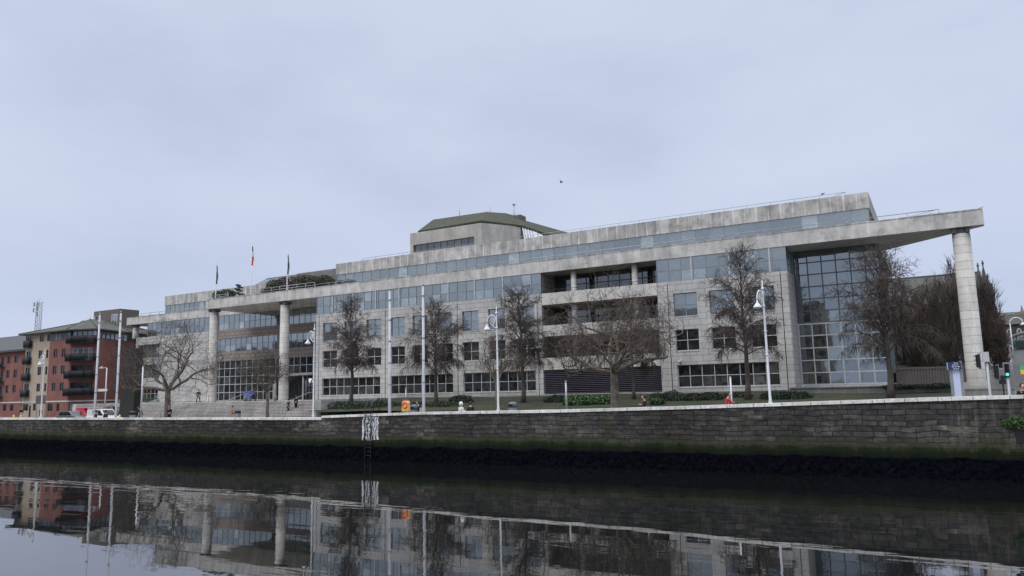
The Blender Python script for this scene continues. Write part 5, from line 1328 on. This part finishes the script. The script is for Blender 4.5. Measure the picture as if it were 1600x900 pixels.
def person(px, yhead, Y, zfeet, top, legs, label, pose='stand', face=0., hair='hair', h=1.72, arms=None, hood=False):
    p = T(px, yhead, Y); zf = zfeet; o = bpy.data.objects.new('person', None); COL.objects.link(o)
    k = h/1.75; o.location = (p.x, Y, zf); o.rotation_euler.z = face; o['_o'] = (0, 0, 0); tag(o, label, 'person')
    # local frame: faces -Y, x to its left side
    st = {'stand': (.03, -.03, 0), 'walk': (.34, -.30, 0)}.get(pose, (0, 0, 0))
    hipz, sh, neck = .93*k, 1.43*k, 1.52*k
    if pose == 'sit':
        hipz, sh, neck = .47*k, .97*k, 1.06*k
        Lg = lambda s: [((s*.02, 0, hipz), (.14, .11)), ((s*.10, -.03, hipz-.02), .095), ((s*.12, -.43, hipz+.02), .07), ((s*.12, -.46, .28), .055), ((s*.12, -.44, .07), .042), ((s*.12, -.58, .035), .04)]
    else:
        a, b = st[0], st[1]
        Lg = lambda s: [((0, 0, hipz), (.14, .11)), ((s*.10, 0, hipz-.08), .092), ((s*.11, -(a if s > 0 else b)*.55-.03, .50*k), .066), ((s*.11, -(a if s > 0 else b)+.03, .09), .043), ((s*.12, -(a if s > 0 else b)-.16, .035), .040)]
    bend = .06 if pose == 'walk' else .02
    torso = [((0, 0, hipz), (.14, .11)), ((0, -.005, hipz+.22*k), (.125, .10)), ((0, -bend, sh-.10), (.165, .115)), ((0, -bend, sh), (.10, .08)), ((0, -bend-.01, neck), (.052, .05)), ((0, -bend-.02, neck+.09), (.078, .085)), ((0, -bend-.025, neck+.19*k), (.080, .092)), ((0, -bend-.02, neck+.25*k), (.05, .06))]
    def arm(s, md):
        S_ = (s*.185, -bend, sh-.04)
        if md == 'bent': e = (s*.25, -.02, sh-.30); w = (s*.12, -.25, sh-.24)
        elif md == 'swingf': e = (s*.24, -.12, sh-.30); w = (s*.22, -.28, sh-.50)
        elif md == 'swingb': e = (s*.25, .14, sh-.28); w = (s*.24, .16, sh-.54)
        elif md == 'lap': e = (s*.22, -.08, sh-.30); w = (s*.10, -.34, sh-.36)
        else: e = (s*.235, .0, sh-.31); w = (s*.225, -.05, sh-.58)
        return S_, e, w
    arms = arms or {'walk': ('swingf', 'swingb'), 'sit': ('lap', 'lap')}.get(pose, ('down', 'down'))
    bc = [torso, Lg(1), Lg(-1)]; jc = [[(q, (r[0]*1.16, r[1]*1.2)) for q, r in torso[:4]]]
    jc[0][-1] = (torso[3][0], (.085, .075))
    for s, md in ((1, arms[0]), (-1, arms[1])):
        S_, e, w = arm(s, md); d = (Vector(w)-Vector(e)).normalized(); hnd = Vector(w)+d*.08; tip = Vector(w)+d*.17
        bc.append([(torso[2][0], (.165, .115)), (S_, .055), (e, .042), (w, .028), (tuple(hnd), (.04, .018)), (tuple(tip), (.028, .012))])
        jc.append([(jc[0][2][0], jc[0][2][1]), (S_, .075), (e, .058), (w, .046)])
    bd = skin_obj('body', bc, 'skin', o, 0)
    skin_obj('jacket', jc, top, o, 0)
    def tl(s):
        q = Lg(s)[:-1]; return [(a, (r[0]*1.08, r[1]*1.1) if isinstance(r, tuple) else r*1.22) for a, r in q]
    skin_obj('trousers', [tl(1), tl(-1)], legs, o, 0)
    mb = MB(); hz = neck+.165*k
    if hood: mb.ball((0, -bend+.0, hz), .145, 12, 8, (1, 1.05, 1.15))
    else: mb.ball((0, -bend+.0, hz+.025), .118, 12, 8, (.93, 1.05, 1.08))
    mb.build('hood' if hood else 'hair', top if hood else hair, o)
    fcm = MB(); fcm.ball((0, -bend-.11, hz-.02), .075, 10, 8, (.95, .7, 1.3)); fcm.ball((0, -bend-.165, hz-.025), .018, 6, 5, (.8, 1.1, 1.3)); fcm.build('face', 'skin', o)
    fe = MB()
    for s in (-1, 1): fe.ball((s*.03, -bend-.155, hz+.005), .010, 6, 4); fe.tube([(s*.11, -.0, .03), (s*.12, -.17, .03)], .0001, 3)
    fe.ball((0, -bend-.157, hz-.065), .016, 6, 4, (1.4, .5, .4)); fe.build('eyes_and_mouth', 'hair', o)
    for s in (1, -1):
        f_ = Lg(s)[-1][0]; g_ = Lg(s)[-2][0]; mb = MB(); mb.tube([(f_[0], g_[1]+.07, .05), (f_[0], (f_[1]+g_[1])/2, .055), (f_[0], f_[1]-.04, .045)], [.045, .055, .04], 8); mb.build('shoe', 'blackcloth', o)
    return o
def zg(px, Y): return zs(T(px, 640, Y).x)+.12
stepz = lambda Y: -.8+1.95*(int((Y-61.4)/.5)+1)/12 if 61.4 <= Y < 67.4 else 1.15
person(34, 637, 66, -.9, 'blackcloth', 'lightcloth', 'person in dark top outside the flats at the far left', 'walk', 1.0)
person(64, 641, 62, -.85, 'navy', 'greycloth', 'person in navy at the foot of the lamp by the cream bay', 'stand', .3)
person(150, 642, 44.3, -.95, 'blackcloth', 'navy', 'person in black beside the tall pole before the red van', 'stand', 2.9, h=1.66)
person(165, 643, 44.3, -.95, 'blackcloth', 'blackcloth', 'person in black in front of the white van', 'stand', 3.3, h=1.64)
person(218.5, 635, 50, -.80, 'blackcloth', 'lightcloth', 'person in black jacket and pale trousers by the slim white post', 'walk', -1.2)
person(265, 635, 53, -.80, 'navy', 'navy', 'person in navy right of the spreading plane tree trunk', 'stand', .5)
person(310, 616, 67.6, 1.15, 'blackcloth', 'blackcloth', 'person in black walking at the top left of the steps', 'walk', 1.3)
person(363, 635, 62.7, stepz(62.7)-.3, 'pinkcloth', 'pinkcloth', 'person in pink sitting low on the steps near the bin', 'sit', .2)
person(396, 607, 71.5, 1.15, 'bluecloth', 'navy', 'person in blue jacket striding before the entrance doors', 'walk', -1.3)
person(450.5, 622.5, 63.7, stepz(63.7)-.35, 'blackcloth', 'blackcloth', 'left of two people in dark clothes climbing the steps', 'walk', 3.1)
person(462.5, 621.5, 64.8, stepz(64.8)-.30, 'navy', 'blackcloth', 'right of two people climbing the steps, hands low', 'stand', 3.2)
person(654, 625, 45.3, zg(654, 45.3)-.08, 'navy', 'navy', 'person in navy right of the litter bin by the tall pole', 'stand', -.4, arms=('bent', 'bent'))
person(720, 630, 43.8, zg(720, 43.8)-.2, 'whitecloth', 'greycloth', 'person in white hooded coat leaning at the quay wall', 'stand', 2.8, h=1.62, arms=('bent', 'bent'), hood=True)
person(735, 629.5, 43.9, zg(735, 43.9)-.2, 'blackcloth', 'blackcloth', 'person in black beside the white hooded coat', 'stand', 3.4, h=1.64)
person(1007, 617, 44.6, zg(1007, 44.6)-.1, 'blackcloth', 'blackcloth', 'person in black with folded arms right of the plane tree', 'stand', -.9, h=1.62, arms=('bent', 'bent'))
person(1137, 612, 44.8, zg(1137, 44.8)-.15, 'redcloth', 'navy', 'person in red jacket beside the thin white post', 'stand', 1.3, h=1.66, arms=('bent', 'down'))
person(1597, 605, 43.4, zg(1597, 43.4)-.3, 'blackcloth', 'blackcloth', 'dark coated person at the right edge behind the wall', 'stand', .2, h=1.62)
# blue banner stand, bag, cement-grey cones near the doors
a, b_ = T(381, 612, 73), T(392, 612, 73); mb = MB(); mb.box(a.x, b_.x, 73, 73.1, 1.3, T(386, 611, 73).z); tag(mb.build('banner_stand', plain('periwinkle_banner', (.07, .10, .36), .6), loc=(a.x, 73, 1.15)), 'blue violet banner stand behind the striding person', 'banner')
p = T(660, 637, 45.1); mb = MB(); mb.box(p.x-.2, p.x+.2, 45, 45.25, p.z-.45, p.z); mb.tube([(p.x-.1, 45.12, p.z), (p.x-.1, 45.12, p.z+.15), (p.x+.1, 45.12, p.z+.15), (p.x+.1, 45.12, p.z)], .015, 5); tag(mb.build('carrier_bag', 'lightcloth', loc=(p.x, 45.1, p.z-.45)), 'pale carrier bag held beside the person in navy', 'bag')
for px, lab in ((383.5, 'small pale bollard left of the striding person'), (430, 'small pale bollard left of the second entrance column')):
    p = T(px, 619, 69); mb = MB(); mb.tube([(p.x, 69, 1.15), (p.x, 69, p.z), (p.x, 69, p.z+.08)], [.24, .24, .12], 14); tag(mb.build('bollard', 'greywall', loc=(p.x, 69, 1.15)), lab, 'bollard', 'pale bollards before the doors')
for px, lab in ((21.5, 'left yellow bollard at the far left kerb'), (32.5, 'right yellow bollard at the far left kerb'), (187, 'short yellow marker left of the black sculpture')):
    p = T(px, 649, 46); mb = MB(); mb.tube([(p.x, 46, zs(p.x)), (p.x, 46, p.z), (p.x, 46, p.z+.06)], [.09, .09, .04], 10); tag(mb.build('yellow_bollard', 'yellow', loc=(p.x, 46, zs(p.x))), lab, 'bollard', 'yellow bollards on the quay')

# ------------------------------------------------------------------ birds
def bird_mesh(c, s, wings, mat, label, pos):
    mb = MB(); c = Vector(c); mb.ball(c, s*.22, 10, 6, (2.0, .8, .8)); mb.ball(c+Vector((s*.5, 0, s*.16)), s*.11, 8, 6); mb.tube([c+Vector((s*.58, 0, s*.15)), c+Vector((s*.78, 0, s*.12))], [s*.04, s*.005], 5)
    mb.tri(c+Vector((-s*.35, -s*.06, 0)), c+Vector((-s*.8, 0, 0)), c+Vector((-s*.35, s*.06, .02)))
    if wings:
        for sg in (-1, 1): mb.hexa([c+Vector((s*.2, 0, .02)), c+Vector((-s*.2, 0, .02)), c+Vector((-s*.25, sg*s*.5, s*.45)), c+Vector((.0, sg*s*.9, s*.6))], [c+Vector((s*.2, 0, .06)), c+Vector((-s*.2, 0, .06)), c+Vector((-s*.25, sg*s*.5, s*.47)), c+Vector((.0, sg*s*.9, s*.61))])
    else:
        for sg in (-1, 1): mb.tube([c+Vector((0, sg*s*.07, -s*.1)), c+Vector((0, sg*s*.07, -s*.35))], s*.02, 4)
    tag(mb.build('bird', mat, loc=tuple(c)), label, 'bird')
bird_mesh(T(877, 285, 60), .30, True, 'bird', 'dark bird flying alone above the roof', None)
b = T(1531, 323, DF+.3); bird_mesh((b.x, DF+.3, 16.37+.14), .42, False, 'gull', 'grey gull standing on the tip of the jutting roof', None)
b = T(1285, 303, DF+6.4); bird_mesh((b.x, DF+6.4, 20.96+.14), .4, False, 'bird', 'dark bird perched on the upper roof rail', None)
b = T(1452, 334, DF+.5); bird_mesh((b.x, DF+.5, 16.37+.14), .4, False, 'gull', 'grey gull inside the rail of the jutting roof', None)

# ------------------------------------------------------------------ quayside houses across the river, seen only mirrored in the windows
random.seed(12); x = -230.; k = 0
ordn = ['first', 'second', 'third', 'fourth', 'fifth', 'sixth', 'seventh', 'eighth', 'ninth', 'tenth', 'eleventh', 'twelfth', 'thirteenth', 'fourteenth', 'fifteenth']
names = ['tall brick quayside house with', 'plain rendered quayside house with', 'dark stone quayside warehouse with']
M['render1'] = plain('ochre_render', (.28, .22, .16), .9); M['render2'] = plain('grey_render', (.2, .2, .2), .9)
while x < -24:
    w_ = random.uniform(14, 26); h = random.choice((15.5, 17, 18.5, 20)) if x+w_ < -30 else 18.5; x1 = min(x+w_, -21); n = max(2, int((x1-x)/3)); nf = int(h/3.3)
    o = thing('quayside_house', ((x+x1)/2, -16, 0), f'{ordn[k]} from the left among the old quayside houses mirrored in the office windows', 'building', 'quayside houses mirrored in the windows')
    F = Face((x1, -16), (x, -16)); ops = [(F.len*(i+.28)/n, F.len*(i+.72)/n, 1.0+j*3.3, 2.9+j*3.3) for i in range(n) for j in range(nf)]
    mb = MB(); F.wall(mb, 0, F.len, 0, h, ops, .2); Face((x, -16), (x, -28)).wall(mb, 0, 12, 0, h, [], .2); Face((x1, -28), (x1, -16)).wall(mb, 0, 12, 0, h, [], .2)
    mb.build('wall', ('render2', 'render1', 'churchstone')[k % 3], o)
    mb = MB(); mb.box(x, x1, -28, -16.7, h-.3, h+.1); mb.build('roof', 'slate', o)
    g_ = MB()
    for q in ops: g_.quad(F.pt(q[0], q[2], -.15), F.pt(q[1], q[2], -.15), F.pt(q[1], q[3], -.15), F.pt(q[0], q[3], -.15))
    tag(g_.build('window_panes', 'glass', o), 'dark sash window panes'); x = x1+.02; k += 1

# ------------------------------------------------------------------ sky and light
W = bpy.data.worlds.new('World'); S.world = W; W.use_nodes = True; nt = W.node_tree; bg = nt.nodes['Background']
sky = N(nt, 'ShaderNodeTexSky', sky_type='NISHITA'); sky.sun_disc = False; SE, SR = R(48), R(200)
sky.sun_elevation = SE; sky.sun_rotation = SR; sky.air_density = 1; sky.dust_density = 2
tc = N(nt, 'ShaderNodeTexCoord'); sp = N(nt, 'ShaderNodeSeparateXYZ'); L(nt, tc.outputs['Generated'], sp.inputs[0])
rp = ramp(nt, [(0.0, (.220, .250, .324)), (.10, (.228, .257, .330)), (.30, (.234, .260, .328)), (.56, (.242, .266, .332)), (.74, (.70, .74, .83)), (1, (.92, .95, 1.0))], sp.outputs[2])
cn = N(nt, 'ShaderNodeTexNoise'); cn.inputs['Scale'].default_value = 2.2; cn.inputs['Detail'].default_value = 5; cn.inputs['Roughness'].default_value = .5
L(nt, mapping(nt, tc.outputs['Generated'], (1, 1, 2.4)), cn.inputs['Vector'])
cr_ = ramp(nt, [(.3, (.87, .875, .90)), (.5, (1, 1, 1)), (.72, (1.10, 1.085, 1.05))], cn.outputs[0])
cl = mixc(nt, 1.0, rp.outputs[0], cr_.outputs[0], 'MULTIPLY')
sc_ = N(nt, 'ShaderNodeVectorMath', operation='SCALE'); L(nt, cl, sc_.inputs[0]); sc_.inputs['Scale'].default_value = 26.0
mx = mixc(nt, .94, sky.outputs[0], sc_.outputs[0]); L(nt, mx, bg.inputs[0]); bg.inputs[1].default_value = .10
sd = bpy.data.lights.new('sun', 'SUN'); sd.energy = 1.5; sd.angle = R(40); sd.color = (1, .97, .93); so = bpy.data.objects.new('sun', sd); COL.objects.link(so)
# sun direction: high, from the river side and slightly left
dv = Vector((-.35, -.75, 1.15)).normalized(); so.rotation_euler = dv.to_track_quat('Z', 'Y').to_euler()
sky.sun_elevation = math.asin(dv.z); sky.sun_rotation = math.atan2(dv.x, dv.y)
S.view_settings.view_transform = 'Standard'; S.view_settings.look = 'None'; S.view_settings.exposure = 0; S.view_settings.gamma = 1
S.render.engine = 'CYCLES'; S.cycles.max_bounces = 6; S.cycles.diffuse_bounces = 2; S.cycles.glossy_bounces = 4
for o in list(bpy.data.objects):
    if '_o' in o: del o['_o']
